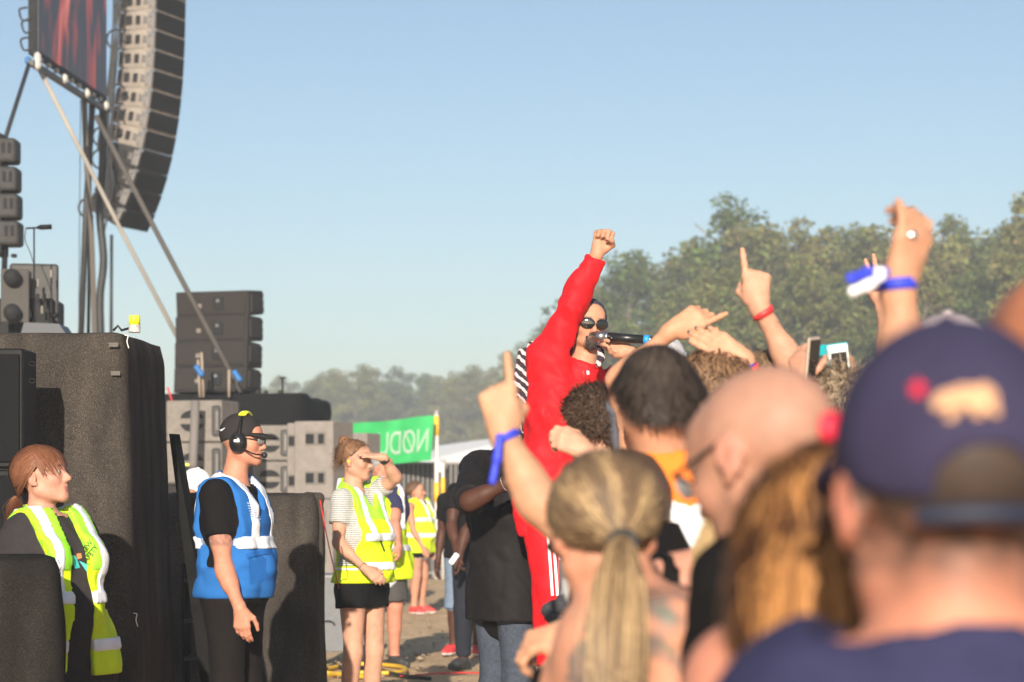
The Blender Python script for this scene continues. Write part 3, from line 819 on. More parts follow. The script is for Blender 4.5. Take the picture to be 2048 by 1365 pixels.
def cloth_block(name, path, z0, z1, root, m, flare=0.0, amp=.012, nz=60, ns=80, top_depth=None, sag=.01, seed=1, rnd=.03, base=None):
    """hanging cloth over a platform: path of (x,y) going round it (front, corner, side), draped from z1 to z0 plus a top sheet"""
    path = np.asarray(path, float); seg = np.linalg.norm(np.diff(path, axis=0), axis=1); cum = np.concatenate([[0], np.cumsum(seg)])
    t = np.linspace(0, cum[-1], ns); xy = np.stack([np.interp(t, cum, path[:, 0]), np.interp(t, cum, path[:, 1])], 1)
    for _ in range(2): xy[1:-1] = (xy[:-2] + 2 * xy[1:-1] + xy[2:]) / 4
    tn = np.gradient(xy, axis=0); tn /= np.linalg.norm(tn, axis=1)[:, None]; nn = np.stack([tn[:, 1], -tn[:, 0]], 1)
    zz = np.concatenate([[0], np.linspace(.02, 1, nz)]); rows = []
    for q in zz:
        z = z1 + (z0 - z1) * q; tp = np.column_stack([t * 1.0, np.full(ns, z * .8), np.full(ns, seed * 3.1)])
        dsp = amp * (wob(tp, 9, seed) + .7 * wob(tp * [1.6, .35, 1], 16, seed + 1)) * min(1, q * 8) + flare * q ** 1.2 - rnd * max(0, 1 - q * 25)
        x = xy + nn * dsp[:, None]
        rows.append(np.column_stack([x, np.full(ns, z) + sag * wob(tp * [1, 0, 1], 7, seed + 2) * (1 - q)]))
    ctr = path.mean(0)
    edge = rows[0]; top = []
    for q in (.06, .5, 1.0):
        r_ = edge.copy(); r_[:, :2] = edge[:, :2] + (np.array(top_depth if top_depth is not None else ctr) - edge[:, :2]) * q; r_[:, 2] += .01
        top.append(r_)
    rows = top[::-1] + rows
    v = np.concatenate(rows); nr = len(rows); ii = (np.arange(nr - 1)[:, None] * ns + np.arange(ns - 1)[None]).ravel()
    f = np.stack([ii, ii + ns, ii + ns + 1, ii + 1], 1)
    return put(name, mesh_np(name, v - (np.zeros(3) if base is None else base), f), m, root)

# scrim covered end of the stage
d0 = 10.9
xl, xr = P(-500, 0, d0)[0], P(252, 0, d0)[0]; zt = P(0, 668, d0)[2]
r = empty('stage_platform', (xr, d0, 0), 'tall platform end wrapped in dark flecked scrim beside the blue-vested man', 'platform')
b0 = np.array([xr, d0, 0])
cloth_block('scrim_cover', [(xl, d0), (xr - .03, d0), (xr, d0 + .03), (P(330, 0, 11.85)[0], 11.85), (P(316, 0, 11.9)[0], 11.9), (P(200, 0, 11.95)[0], 11.95)], .01, zt, r, SCRIM, .075, .004, 70, 190, (xr - .6, 11.5), .003, 1, .02, base=b0)
box('frame', ((xl + xr) / 2 - xr - .1, .52, zt / 2 - .04), (xr - xl - .3, .8, zt - .12), BLK, r, bevel=.02)
for px, py in ((227, 690), (231, 747)):      # sewn patches in the scrim
    c = P(px, py, d0 - .022) - b0; box('patch', c, (.042, .004, .020), mat('patch', (.12, .105, .09), .9, noise=(200, .4)), r, bevel=.001)
for px, py in ((253, 684), (271, 1240)):
    c = P(px, py, d0 - (.03 if py < 900 else .09)) - b0
    tube('cable_tie', bez([c + V3(-.008, 0, .03), c + V3(.008, -.01, .025), c + V3(.004, -.012, .0), c + V3(.012, -.01, -.03)], 8), .0025, mat('tie_white', (.75, .72, .66), .5), r, 6)
tube('rope_end', np.array([P(226, 662, d0 + .2), P(236, 652, d0 + .2), P(243, 661, d0 + .2), P(262, 656, d0 + .25)]) - b0, .006, RUBBER, r)
# tape roll on top
c = P(269, 0, 11.0); c[2] = zt + .012
r = empty('spray_can', c, 'small can with neon yellow cap standing on the scrim-covered platform', 'can')
def lathe(name, prof, m, parent, n=20, loc=(0, 0, 0)):
    a = np.linspace(0, 2 * np.pi, n, endpoint=False); v = np.concatenate([np.column_stack([p[0] * np.cos(a), p[0] * np.sin(a), np.full(n, p[1])]) for p in prof])
    f = [(i * n + j, i * n + (j + 1) % n, (i + 1) * n + (j + 1) % n, (i + 1) * n + j) for i in range(len(prof) - 1) for j in range(n)]
    return put(name, poly_mesh(name, v + np.array(loc), f), m, parent)
lathe('body', [(.0, 0), (.026, 0), (.027, .004), (.027, .035), (.0, .036)], mat('can_grey', (.45, .42, .38), .4, noise=(60, .5)), r)
lathe('cap', [(.0, .034), (.026, .034), (.026, .074), (.023, .078), (.0, .078)], mat('neon_yellow', (.75, .78, .03), .4), r)
# slanting brace and steps beside the platform
r = empty('brace_strut', P(430, 1440, 12.0) * V3(1, 1, 0), 'dark sloping brace leaning against the scrim-covered platform', 'brace')
bb = np.array(r.location)
v = [P(338, 868, 12.0), P(346, 868, 12.0), P(442, 1420, 12.0), P(408, 1420, 12.0)]
v = np.array(v + [q + V3(.02, .10, 0) for q in v]) - bb
put('beam', poly_mesh('beam', v, [(3, 2, 1, 0), (4, 5, 6, 7), (0, 1, 5, 4), (1, 2, 6, 5), (2, 3, 7, 6), (3, 0, 4, 7)], False), mat('strut_black', (.010, .0095, .009), .8, noise=(8, .4), spec=.1), r)
r = empty('steps', P(398, 1400, 13.2) * V3(1, 1, 0), 'dark metal access steps in the gap behind the sloping brace', 'steps'); bb = np.array(r.location)
for py in (1160, 1240, 1315, 1390): box('tread', P(398, py, 13.2) - bb, (.13, .24, .022), mat('tread', (.05, .055, .065), .45, .4), r, bevel=.003)
for px in (372, 424): box('stringer', P(px, 1290, 13.3) - bb, (.02, .22, .9), BLK, r, bevel=.003)
# black speaker column at far left
r = empty('speaker_stack', P(10, 1365, 10.2) * V3(1, 1, 0), 'black speaker stack at the left edge in front of the scrim', 'speakers'); bb = np.array(r.location)
z = 0
zt2 = P(0, 694, 10.2)[2]
for i in range(4):
    hgt = zt2 / 4 - .006
    cx = P(8, 0, 10.2)[0] - bb[0]
    cb = box('cabinet', (cx - .03, .15, z + hgt / 2), (.22, .28, hgt), BLK, r, bevel=.008)
    box('grille', (cx - .03, .004, z + hgt / 2), (.19, .012, hgt - .05), mat('grille_black', (.010, .010, .011), .8, spec=.1, bump=(400, .5, .003)), cb, bevel=.004)
    z += zt2 / 4
for py in (728, 762):
    c = P(64, py, 10.2) - bb; a = np.linspace(0, 6.28, 14); tube('wire_loop', c + np.column_stack([.012 * np.cos(a), 0 * a, .010 * np.sin(a)]), .0012, RUBBER, r, 5)
# low barrier wrapped in black cloth, bottom left
d1 = 8.7; zc = P(0, 1122, d1)[2]; xr1 = P(118, 0, d1)[0]
r = empty('covered_barrier', (xr1, d1, 0), 'low barrier wrapped in black cloth at the bottom left corner', 'barrier')
cloth_block('cloth_cover', [(xr1 - 1.6, d1 + .05), (xr1 - .05, d1), (xr1, d1 + .04), (xr1 - .10, d1 + .5)], .01, zc, r, scrim_mat('scrim_fine', (.010, .009, .008), (.050, .044, .038), 330), .05, .012, 40, 90, (xr1 - .8, d1 + .45), .012, 4, .02, base=np.array([xr1, d1, 0]))
box('frame', (-.88, .24, zc / 2 - .03), (1.46, .36, zc - .1), BLK, r, bevel=.02)
tube('wire_tie', np.array([P(116, 1120, d1 - .03), P(122, 1134, d1 - .03), P(119, 1146, d1 - .03)]) - np.array([xr1, d1, 0]), .002, STEEL, r, 6)

# --- array speakers
FQ = nrm(V3(.93, -.37, 0)); yawA = math.atan2(FQ[1], FQ[0])
def cab_mesh(depth, width, h, taper=.06):
    """local x: front, y: width"""
    bm = bmesh.new(); x0, x1 = -depth / 2, depth / 2; v = []
    for x, w, hh in ((x0, width * .86, h / 2 - taper / 2), (x0 + depth * .35, width, h / 2 - taper * .2), (x1, width, h / 2)):
        for y, z in ((-1, -1), (1, -1), (1, 1), (-1, 1)): v.append(bm.verts.new((x, y * w / 2, z * hh)))
    q = lambda *i: bm.faces.new([v[k] for k in i])
    q(3, 2, 1, 0); q(8, 9, 10, 11)
    for o in (0, 4):
        for j in range(4): q(o + j, o + (j + 1) % 4, o + 4 + (j + 1) % 4, o + 4 + j)
    bmesh.ops.recalc_face_normals(bm, faces=bm.faces); bmesh.ops.bevel(bm, geom=list(bm.edges), offset=.008, segments=1, affect='EDGES')
    return bm_mesh('cabinet', bm)
def bxm(name, c, s, bevel=.003):
    bm = bmesh.new(); add_box(bm, c, s, None, bevel); return bm_mesh(name, bm)
DA = 40.0; dep, wid, ch = .70, 1.0, .325
CAB = cab_mesh(dep, wid, ch, .05)
yside = -wid / 2
PARTS = [('grip', bxm('grip', (-.13, yside - .001, .0), (.105, .016, .15)), HOLE), ('grip', bxm('grip', (.035, yside - .001, 0), (.085, .016, .15)), HOLE),
         ('rigging_plate', bxm('rigging_plate', (.285, yside - .006, 0), (.13, .022, .25), .006), mat('rig_plate', (.20, .185, .17), .5, .2, noise=(40, .5))),
         ('latch', bxm('latch', (.17, yside - .006, .0), (.075, .02, .12), .008), mat('latch', (.13, .12, .11), .5)),
         ('latch', bxm('latch', (.285, yside - .02, .06), (.05, .018, .05), .006), STEEL), ('front_grille', bxm('front_grille', (dep / 2 + .006, 0, 0), (.02, wid - .06, ch - .05), .004), mat('grille', (.014, .013, .013), .8, bump=(300, .6, .004), spec=.1)),
         ('rivet_strip', bxm('rivet_strip', (-.29, yside * .96 - .004, 0), (.03, .02, .2), .004), DKGREY),
         ('edge_bracket', bxm('edge_bracket', (dep / 2 - .01, yside - .004, ch * .42), (.09, .03, .05), .006), STEEL)]
p = P(306, -62, DA)
r = empty('line_array', (p[0], p[1], 0), 'curved hanging line array of grey loudspeaker cabinets beside the video screen', 'loudspeakers')
NB = 14
for i in range(NB):
    th = R(1.5 + 27 * (max(0, i - 2) / (NB - 3)) ** 1.7)
    o = put('cabinet', CAB, ARRAYG if i < 10 else DKGREY, r, p - np.array(r.location))
    o.rotation_euler = (0, th, yawA)
    if i >= 10: o.material_slots[0].link = 'OBJECT'; o.material_slots[0].material = DKGREY  # lowest cabinets coloured darker to stand for the shadow they hang in
    for nm, me, mm in PARTS: put(nm, me, mm, o)
    dn = V3(-math.sin(th) * FQ[0], -math.sin(th) * FQ[1], -math.cos(th))
    p = p + dn * (ch - .012)
# cables down its back
for k in range(7):
    pts = [P(228 + 4 * k, -40, DA - .6), P(226 + 6 * (k % 3), 60, DA - .7), P(216 + 7 * (k % 2), 170 + 20 * k, DA - .7), P(196 + 5 * k, 290 + 12 * k, DA - .75), P(205, 300 + 30 * k, DA - .8)]
    tube('cable', bez(pts, 10) - np.array(r.location), .018, RUBBER, r, 6)
for px, py in ((228, 70), (232, 180), (200, 265), (198, 310), (172, 408), (225, 230)):
    c = P(px, py, DA - .7) - np.array(r.location); a = np.linspace(0, 5.6, 18); tube('cable_loop', c + np.column_stack([.13 * np.cos(a), .02 * a, .12 * np.sin(a) - .02 * a]), .018, RUBBER, r, 6)
# --- video screen
A, B = P(72, 108, 30.0), P(213, 203, 33.5); B[2] = A[2]
fx = nrm(B - A); nrm_s = nrm(np.cross(fx, UP)); wS = np.linalg.norm(B - A)
r = empty('video_screen', (A[0], A[1], 0), 'hanging video screen showing red flame-like shapes at the top left', 'screen')
base = np.array(r.location)
def scr_mat():
    m = bpy.data.materials.new('screen_picture'); m.use_nodes = True; nt = m.node_tree; N = nt.nodes; L = nt.links; b = N["Principled BSDF"]
    b.inputs["Base Color"].default_value = (.02, .02, .022, 1); b.inputs["Roughness"].default_value = .5
    tc = N.new("ShaderNodeTexCoord"); mp = N.new("ShaderNodeMapping"); mp.inputs["Scale"].default_value = (1.0, .95, .30); L.new(tc.outputs["Object"], mp.inputs[0])
    nz = N.new("ShaderNodeTexNoise"); nz.inputs["Scale"].default_value = 1.25; nz.inputs["Detail"].default_value = 3; nz.inputs["Distortion"].default_value = 1.2; L.new(mp.outputs[0], nz.inputs["Vector"])
    rp = N.new("ShaderNodeValToRGB"); e = rp.color_ramp.elements; e[0].position, e[0].color = .50, (.014, .013, .018, 1); e[1].position, e[1].color = .72, (.55, .16, .11, 1)
    mm = e.new(.58); mm.color = (.22, .028, .022, 1)
    L.new(nz.outputs["Fac"], rp.inputs[0]); L.new(rp.outputs[0], b.inputs["Emission Color"]); b.inputs["Emission Strength"].default_value = 1.0
    return m
hS = 4.0
def slab(name, c0, w, h_, t, m, parent, push=0.0):
    """slab in the screen's plane; c0 bottom near corner"""
    q = c0 + nrm_s * push; v = np.array([q, q + fx * w, q + fx * w + UP * h_, q + UP * h_]); v = np.concatenate([v, v - nrm_s * t]) - base
    return put(name, poly_mesh(name, v, [(0, 1, 2, 3), (7, 6, 5, 4), (1, 0, 4, 5), (2, 1, 5, 6), (3, 2, 6, 7), (0, 3, 7, 4)], False), m, parent)
slab('picture', A + UP * .05 + fx * .06, wS - .12, hS, .03, scr_mat(), r, .012)
slab('housing', A, wS, hS + .1, .10, BLK, r, 0)
slab('bottom_bar', A - UP * .16 + fx * -.1, wS + .25, .07, .07, mat('bar', (.06, .058, .055), .5, .3), r)
for t in (0, .36, .68, .97):
    c = A + fx * wS * t - UP * .09 + nrm_s * .02
    box('clamp', c - base, (.08, .10, .12 if t else .22), mat('clamp_white', (.50, .48, .44), .5), r, bevel=.03)
for i in range(9): slab('hinge', A + fx * wS * (.06 + .105 * i) - UP * .06, .09, .05, .05, mat('hinge', (.25, .24, .22), .5), r, .01)
for px, py in ((55, 15), (60, 40), (58, 75)):
    c = P(px, py, 30) - base; tube('cable', bez([c, c + V3(-.10, 0, -.03), c + V3(-.06, 0, -.16), c + V3(.06, 0, -.12)], 6), .014, RUBBER, r, 6)
# --- masts and straps
def strap(name, pts, w, m, label, cat, group=None):
    pts = np.array(pts); b_ = pts[-1] * V3(1, 1, 0)
    o = tube(name, pts, w / 2, m, None, 8, b_); o.location = b_; return tag(o, label, cat, group)
MAST = mat('mast_black', (.03, .029, .028), .6, noise=(3, .3))
strap('mast', [P(186, 190, 33), P(172, 420, 33), P(160, 720, 33)], .085, MAST, 'leftmost thick dark mast under the video screen', 'mast')
strap('mast', [P(181, 196, 33.3), P(179, 450, 33.3), P(176, 720, 33.3)], .05, MAST, 'thinner dark mast second from left under the screen', 'mast')
cbl = bez([P(206, 195, 33.6), P(205, 330, 33.6), P(199, 420, 33.6), P(207, 520, 33.6), P(200, 600, 33.6), P(203, 720, 33.6)], 12)
strap('cable_bundle', cbl, .11, MAST, 'thick hanging black cable bundle between mast and speaker array', 'cable')
strap('mast', [P(223, 470, 36), P(222, 720, 36)], .05, MAST, 'thin dark pole under the lower end of the speaker array', 'mast')
for k, (a_, b_) in enumerate((((164, 190), (186, 700)), ((168, 190), (189, 700)), ((172, 190), (193, 700)))):
    q = bez([P(*a_, 32.5), P(170 + 3 * k, 330, 32.5), P(180 + 3 * k, 470, 32.5), P(*b_, 32.5)], 10)
    strap('cable', q, .030, mat('cable_brown', (.10, .085, .07), .7), '%s of the three brown grey cables running down the masts' % ('leftmost', 'middle one', 'rightmost')[k], 'cable', 'cables on the masts')
strap('wire', [P(161, 200, 34), P(157, 720, 34)], .012, RUBBER, 'hair-thin wire hanging left of the masts', 'wire')
strap('tension_strap', [P(75, 132, 30.2), P(247, 470, 31), P(418, 795, 31.4)], .058, mat('strap_pale', (.30, .27, .23), .8, noise=(2, .15)), 'pale tension strap running diagonally from screen corner to stacked speakers', 'strap')
strap('tension_strap', [P(192, 232, 31.5), P(300, 440, 31.3), P(482, 785, 30.6)], .07, mat('strap_dark', (.075, .066, .058), .8, noise=(2, .2)), 'dark tension strap crossing in front of the speaker array', 'strap')
strap('tension_strap', [P(60, 122, 30.1), P(8, 285, 27)], .055, MAST, 'short dark strap from the screen corner to the left edge', 'strap')
for px, py in ((56, 122), (74, 130)):
    c = P(px, py, 30.1); o = box('ratchet_tie', (0, 0, 0), (.07, .07, .10), mat('tie_blue', (.01, .13, .36), .6), bevel=.02, loc=c)
    tag(o, 'blue tie at the %s strap end on the screen corner' % ('left' if px < 60 else 'right'), 'tie')
# small array and side fill at the left edge
DB = 25.0
r = empty('column_array', P(10, 520, DB) * V3(1, 1, 0), 'small hanging column of four rounded speakers at the left edge', 'loudspeakers'); bb = np.array(r.location)
for i, py in enumerate((304, 361, 415, 469)):
    c = P(14 + i * 2.0, py, DB) - bb; cb = box('cabinet', c, (.24, .30, .255), mat('col_cab', (.04, .038, .036), .6, noise=(20, .3), spec=.2), r, bevel=.04, seg=3)
    for dx in (-.01, .055): box('port', c + V3(dx, -.152, .02), (.035, .012, .11), HOLE, cb, bevel=.005)
box('spine', P(2, 392, DB + .05) - bb, (.09, .34, 1.25), BLK, r, bevel=.01)
tube('pole', np.array([P(10, 490, DB), P(8, 560, DB)]) - bb, .03, BLK, r)
box('hook', P(28, 512, DB) - bb, (.06, .04, .04), BLK, r, bevel=.01)
r = empty('side_fill_speaker', P(50, 660, 21) * V3(1, 1, 0), 'grey perforated side fill speaker on the stage behind the scrim', 'speaker'); bb = np.array(r.location)
c = P(38, 590, 21) - bb
RZ = Matrix.Rotation(R(12), 3, 'Z')
cb = box('cabinet', c + V3(.09, .2, 0), (.42, .35, .55), mat('fill_cab', (.05, .046, .043), .6, noise=(16, .25)), r, rot=RZ, bevel=.02)
gm = mat('perforated', (.085, .077, .07), .6, noise=(2, .1), bump=(90, .8, .01), spec=.2)
box('grille', P(30, 592, 20.8) - bb, (.24, .03, .46), gm, r, rot=Matrix.Rotation(R(20), 3, 'Z'), bevel=.008)
for px, py, w_ in ((60, 552, .022), (102, 548, .02), (60, 628, .022), (76, 566, .02), (88, 596, .03), (75, 596, .03), (84, 620, .02)): box('handle', P(px, py, 20.86) - bb, (w_, .02, .07), HOLE if w_ > .021 else GREYBOX, cb, bevel=.004)
for py_ in (555, 625): tube('driver', np.array([P(24, py_, 20.74), P(24, py_, 20.72)]) - bb, .075, HOLE, r, 20)
tube('bracket', np.array([P(100, 631, 20.9), P(117, 631, 20.9)]) - bb, .02, BLK, r)
box('plinth', V3(.0, .4, 1.0), (1.2, 1.2, 2.0), BLACKCLOTH, r, bevel=.02)
box('stand', c * V3(0, 0, 1) * .5 + V3(.0, .25, .86), (.5, .5, c[2] - .28 - 2.0 + .5), BLK, r, bevel=.02)
r = empty('floor_monitor', P(75, 665, 19.5) * V3(1, 1, 0), 'low dark wedge monitor beside the side fill speaker', 'speaker'); bb = np.array(r.location)
w0 = np.array([P(40, 672, 19.5), P(48, 645, 19.5), P(118, 648, 19.5), P(134, 672, 19.5)]) - bb; w1 = w0 + V3(0, .4, 0)
put('cabinet', poly_mesh('cabinet', np.concatenate([w0, w1]), [(3, 2, 1, 0), (4, 5, 6, 7), (0, 1, 5, 4), (1, 2, 6, 5), (2, 3, 7, 6), (3, 0, 4, 7)], False), mat('wedge', (.03, .034, .045), .5), r)
box('riser', V3(.0, .5, (w0[0][2]) / 2), (1.0, .8, w0[0][2] - .004), BLK, r, bevel=.01)
r = empty('microphone_stand', P(70, 640, 20.5) * V3(1, 1, 0), 'thin microphone stand with horizontal microphone above the side fill speaker', 'microphone stand'); bb = np.array(r.location)
tube('pole', np.array([P(70, 640, 20.5) * V3(1, 1, 0), P(68, 457, 20.5)]) - bb, .007, BLK, r)
tube('boom', np.array([P(52, 457, 20.5), P(76, 456, 20.5)]) - bb, .008, BLK, r)
v, f = tube_np(np.array([P(74, 456, 20.5), P(80, 455, 20.5), P(80.5, 455, 20.5), P(103, 454, 20.5)]) - bb, [.012, .018, .022, .022], 10); put('microphone', poly_mesh('microphone', v, f), BLK, r)
tube('cable', bez([P(52, 457, 20.5), P(50, 480, 20.5), P(60, 505, 20.5), P(68, 530, 20.5)], 8) - bb, .004, RUBBER, r, 6)

# --- riser with stack of four array cabinets
r = empty('rear_riser', P(470, 1100, 31.5) * V3(1, 1, 0), 'black cloth covered riser carrying the stack of four dark speakers', 'riser'); bb = np.array(r.location)
zr = P(0, 792, 31)[2]
xa, xb = P(330, 0, 31)[0], P(618, 0, 31)[0]
cloth_block('cloth_cover', [(xa - 1.5, 30.4), (xb - .05, 30.4), (xb, 30.5), (xb + .15, 33)], .02, zr, r, BLACKCLOTH, .06, .03, 30, 70, ((xa + xb) / 2, 33), .03, 6, .03, base=bb)
box('deck', V3((xa + xb) / 2 - bb[0] - .3, .4, zr / 2 - .06), (xb - xa - .6, 2.0, zr - .14), BLK, r, bevel=.01)
tube('rail', np.array([P(500, 790, 30.6), P(570, 794, 30.6)]) - bb, .03, BLK, r)
for px in (515, 532, 560): box('fitting', P(px, 788, 30.6) - bb, (.05, .05, .09), DKGREY, r, bevel=.01)
tube('fitting_pole', np.array([P(565, 790, 31), P(565, 757, 31)]) - bb, .012, BLK, r); box('fitting_plate', P(565, 756, 31) - bb, (.08, .06, .02), BLK, r, bevel=.005)
r = empty('stacked_array_speakers', P(445, 790, 31) * V3(1, 1, 0), 'stack of four wide dark array speakers strapped on the black riser', 'loudspeakers'); bb = np.array(r.location)
SF = nrm(V3(-.32, -.95, 0)); yawS = math.atan2(SF[1], SF[0])
CAB2 = cab_mesh(.62, 1.02, .325, .04)
zb = zr + .02
for i in range(4):
    tl = R((-4, -1.5, 1.5, 5)[i]); c = P(440 + (3 - i) * 1.5 - 4 + i * 3, 0, 31.3); c[2] = zb + .17 + i * .338
    o = put('cabinet', CAB2, mat('stack_cab', (.030, .026, .024), .7, noise=(12, .25), spec=.2), r, c - bb); o.rotation_euler = (0, tl, yawS)
    g_ = put('grille', bxm('grille', (.315, 0, 0), (.02, .94, .27), .006), mat('stack_grille', (.036, .031, .028), .8, bump=(300, .5, .004), spec=.1), o)
    for yy, ww, mm in ((.10, .14, HOLE), (-.17, .065, GREYBOX)): put('badge' if mm is GREYBOX else 'handle', bxm('b', (.328, yy, 0 if mm is HOLE else -.02), (.012, ww, .16 if mm is HOLE else .06), .01), mm, o)
    for zz in (-.09, 0, .09): put('rigging', bxm('rig', (.0, -.515 * -1, zz), (.25, .03, .05), .006), DKGREY, o)
    put('rigging_plate', bxm('rp', (.1, .52, 0), (.3, .022, .22), .006), DKGREY, o)
    put('bracket', bxm('br', (.33, .09, .04), (.02, .05, .05), .008), STEEL, o)
for (a_, b_) in (((403, 705), (407, 795)), ((396, 720), (400, 795)), ((458, 740), (458, 795))):
    strap('lashing_strap', [P(*a_, 30.3), P(*b_, 30.3)], .035, mat('strap_tan', (.30, .24, .18), .8), 'short tan lashing strap on the stacked dark speakers, %s of three' % {403: 'middle one', 396: 'leftmost', 458: 'rightmost'}[a_[0]], 'strap', 'lashing straps on the speaker stack')
for px, py in ((398, 742), (474, 752)):
    tag(put('strap_ratchet', bxm('strap_ratchet', (0, 0, 0), (.07, .05, .17), .02), mat('tie_blue'), None, P(px, py, 30.2), (0, R(-35), 0)), 'blue ratchet on the %s tension strap in front of the stacked speakers' % ('pale' if px < 450 else 'dark'), 'ratchet')
tube_o = strap('red_cable', [P(335, 775, 27.6), P(345, 805, 27.6), P(352, 830, 27.7), P(368, 905, 27.7)], .02, mat('red_cable', (.6, .02, .02), .5), 'thin red cable hanging behind the grey handled speakers', 'cable')

# --- grey sub cabinets with half-round ports and side handles
def port_speaker(root, c, w, hgt, dep_, m, yaw, strap_=True, handle=True):
    o = put('cabinet', bxm('cabinet', (0, 0, 0), (w, dep_, hgt), .012), m, root, c); o.rotation_euler = (0, 0, yaw)
    a = np.linspace(.10, math.pi - .10, 14)
    for sg in (1, -1):
        rr = hgt * .30; v = np.column_stack([rr * np.cos(a), 0 * a, sg * (.022 + rr * .72 * np.sin(a))])
        v = np.concatenate([v + V3(-.02, -dep_ / 2 - .004, 0), v + V3(-.02, -dep_ / 2 + .05, 0)]); n = len(a)
        f = [tuple(range(n))[::-1] if sg > 0 else tuple(range(n))] + [(i, i + 1, i + 1 + n, i + n) for i in range(n - 1)]
        put('port', poly_mesh('port', v, f, False), HOLE, o)
    if handle:
        hb = put('handle', bxm('handle', (w / 2 - .06, -dep_ / 2 - .004, 0), (.10, .02, hgt * .74), .02), mat('handle_plate', (.06, .056, .052), .5), o)
        put('handle_grip', bxm('handle_grip', (w / 2 - .045, -dep_ / 2 - .022, 0), (.035, .03, hgt * .5), .012), mat('handle_grip', (.28, .26, .24), .4, .5), hb)
    return o
def stack(name, label, px, d, ytop, n, w, hgt, dep_, m, yaw, kind='port', tilt=0):
    c = P(px, 0, d); zt_ = P(0, ytop, d)[2]
    r = empty(name, (c[0], d, 0), label, 'loudspeakers', 'grey speakers stacked at the side of the stage')
    z = zt_; k = 0
    while z > .05:
        hh = min(hgt, z); cc = V3(0, dep_ / 2, z - hh / 2)
        if kind == 'port': o = port_speaker(r, cc, w, hh - .012, dep_, m, yaw)
        else:
            o = put('cabinet', bxm('cabinet', (0, 0, 0), (w, dep_, hh - .006), .012), m, r, cc); o.rotation_euler = (0, 0, yaw)
            for zz in (.0,) if hh < .5 else (hh * .27, -hh * .23):
                for xx, ww in ((-.045, .105), (.10, .075)):
                    put('port', bxm('port', (xx, -dep_ / 2 - .002, zz), (ww, .02, .115), .006), HOLE, o); 
                put('port_frame', bxm('port_frame', (.03, -dep_ / 2 - .0005, zz), (.27, .008, .16), .004), mat('port_frame', (.16, .14, .12), .7), o)
        z -= hgt; k += 1
        if k > 6: break
    return r
stack('speaker_stack', 'stack of grey speakers with half-round ports behind the blue-vested man', 399, 27.0, 800, 6, .66, .475, .55, GREYBOX, R(-14))
strap('lashing_strap', [P(391, 802, 26.66), P(387, 905, 26.62), P(384, 1010, 26.6)], .10, mat('strap_grey', (.17, .15, .135), .8), 'broad grey lashing strap over the speakers with half-round ports', 'strap')
tag(box('warning_tag', (0, 0, 0), (.13, .02, .022), mat('neon_yellow'), bevel=.004, loc=P(371, 930, 26.6)), 'tiny yellow tag between two grey handled speakers', 'tag')
stack('speaker_stack', 'narrower stack of grey ported speakers right of the headset man', 548, 29.3, 850, 6, .46, .44, .5, GREYBOX, R(-8))


stack('subwoofer_stack', 'stack of pale grey subwoofers with square ports left of the bun-haired girl', 644, 28.4, 842, 3, .50, .92, .6, mat('sub_grey', (.23, .20, .175), .8, noise=(9, .15), bump=(150, .2, .002)), R(-20), 'sub')
stack('subwoofer_stack', 'separate grey subwoofer partly hidden behind the bun-haired girl', 719, 29.6, 866, 3, .36, .95, .4, MATS['sub_grey'], R(-22), 'sub')
stack('subwoofer_stack', 'grey subwoofer column just left of the square-ported stack', 600, 28.9, 846, 3, .24, .95, .4, MATS['sub_grey'], R(-12), 'sub')
# scrim covered crate
d2 = 13.9; xa, xb = P(505, 0, d2)[0], P(634, 0, d2)[0]; zc = P(0, 990, d2)[2]
r = empty('covered_crate', (xa, d2, 0), 'crate wrapped in ribbed dark scrim behind the blue-vested man', 'crate'); bb = np.array([xa, d2, 0])
cloth_block('scrim_cover', [(xa - .5, d2 - .02), (xb - .04, d2), (xb, d2 + .05), (P(648, 0, d2 + .7)[0], d2 + .7)], .01, zc, r, SCRIM, .02, .012, 60, 80, ((xa + xb) / 2, d2 + .6), .01, 3, .02, base=bb)
box('frame', V3((xb - xa) / 2 - .26, .35, zc / 2 - .04), (xb - xa + .4, .55, zc - .12), BLK, r, bevel=.02)
F = Field(); c = P(632, 990, d2 + .10); F.rc(c - V3(.05, 0, .015), c + V3(.02, 0, -.02), .032, .03, .01); F.rc(c + V3(.02, 0, -.02), c + V3(.035, 0, -.5), .026, .012, .01)
F.post = folds(.003, 40, 2); v, f = F.mesh(.009); put('cloth_bunch', mesh_np('cloth_bunch', v - bb, f), SCRIM, r)
tag(tube('cable', bez([P(640, 1000, 13.8), P(651, 1060, 13.8), P(664, 1120, 14.3), P(684, 1200, 14.9), P(704, 1285, 15.3), P(722, 1400, 15.6)], 10), .0035, mat('red_cable'), None, 8), 'thin red cable hanging from the scrim-covered crate', 'cable')
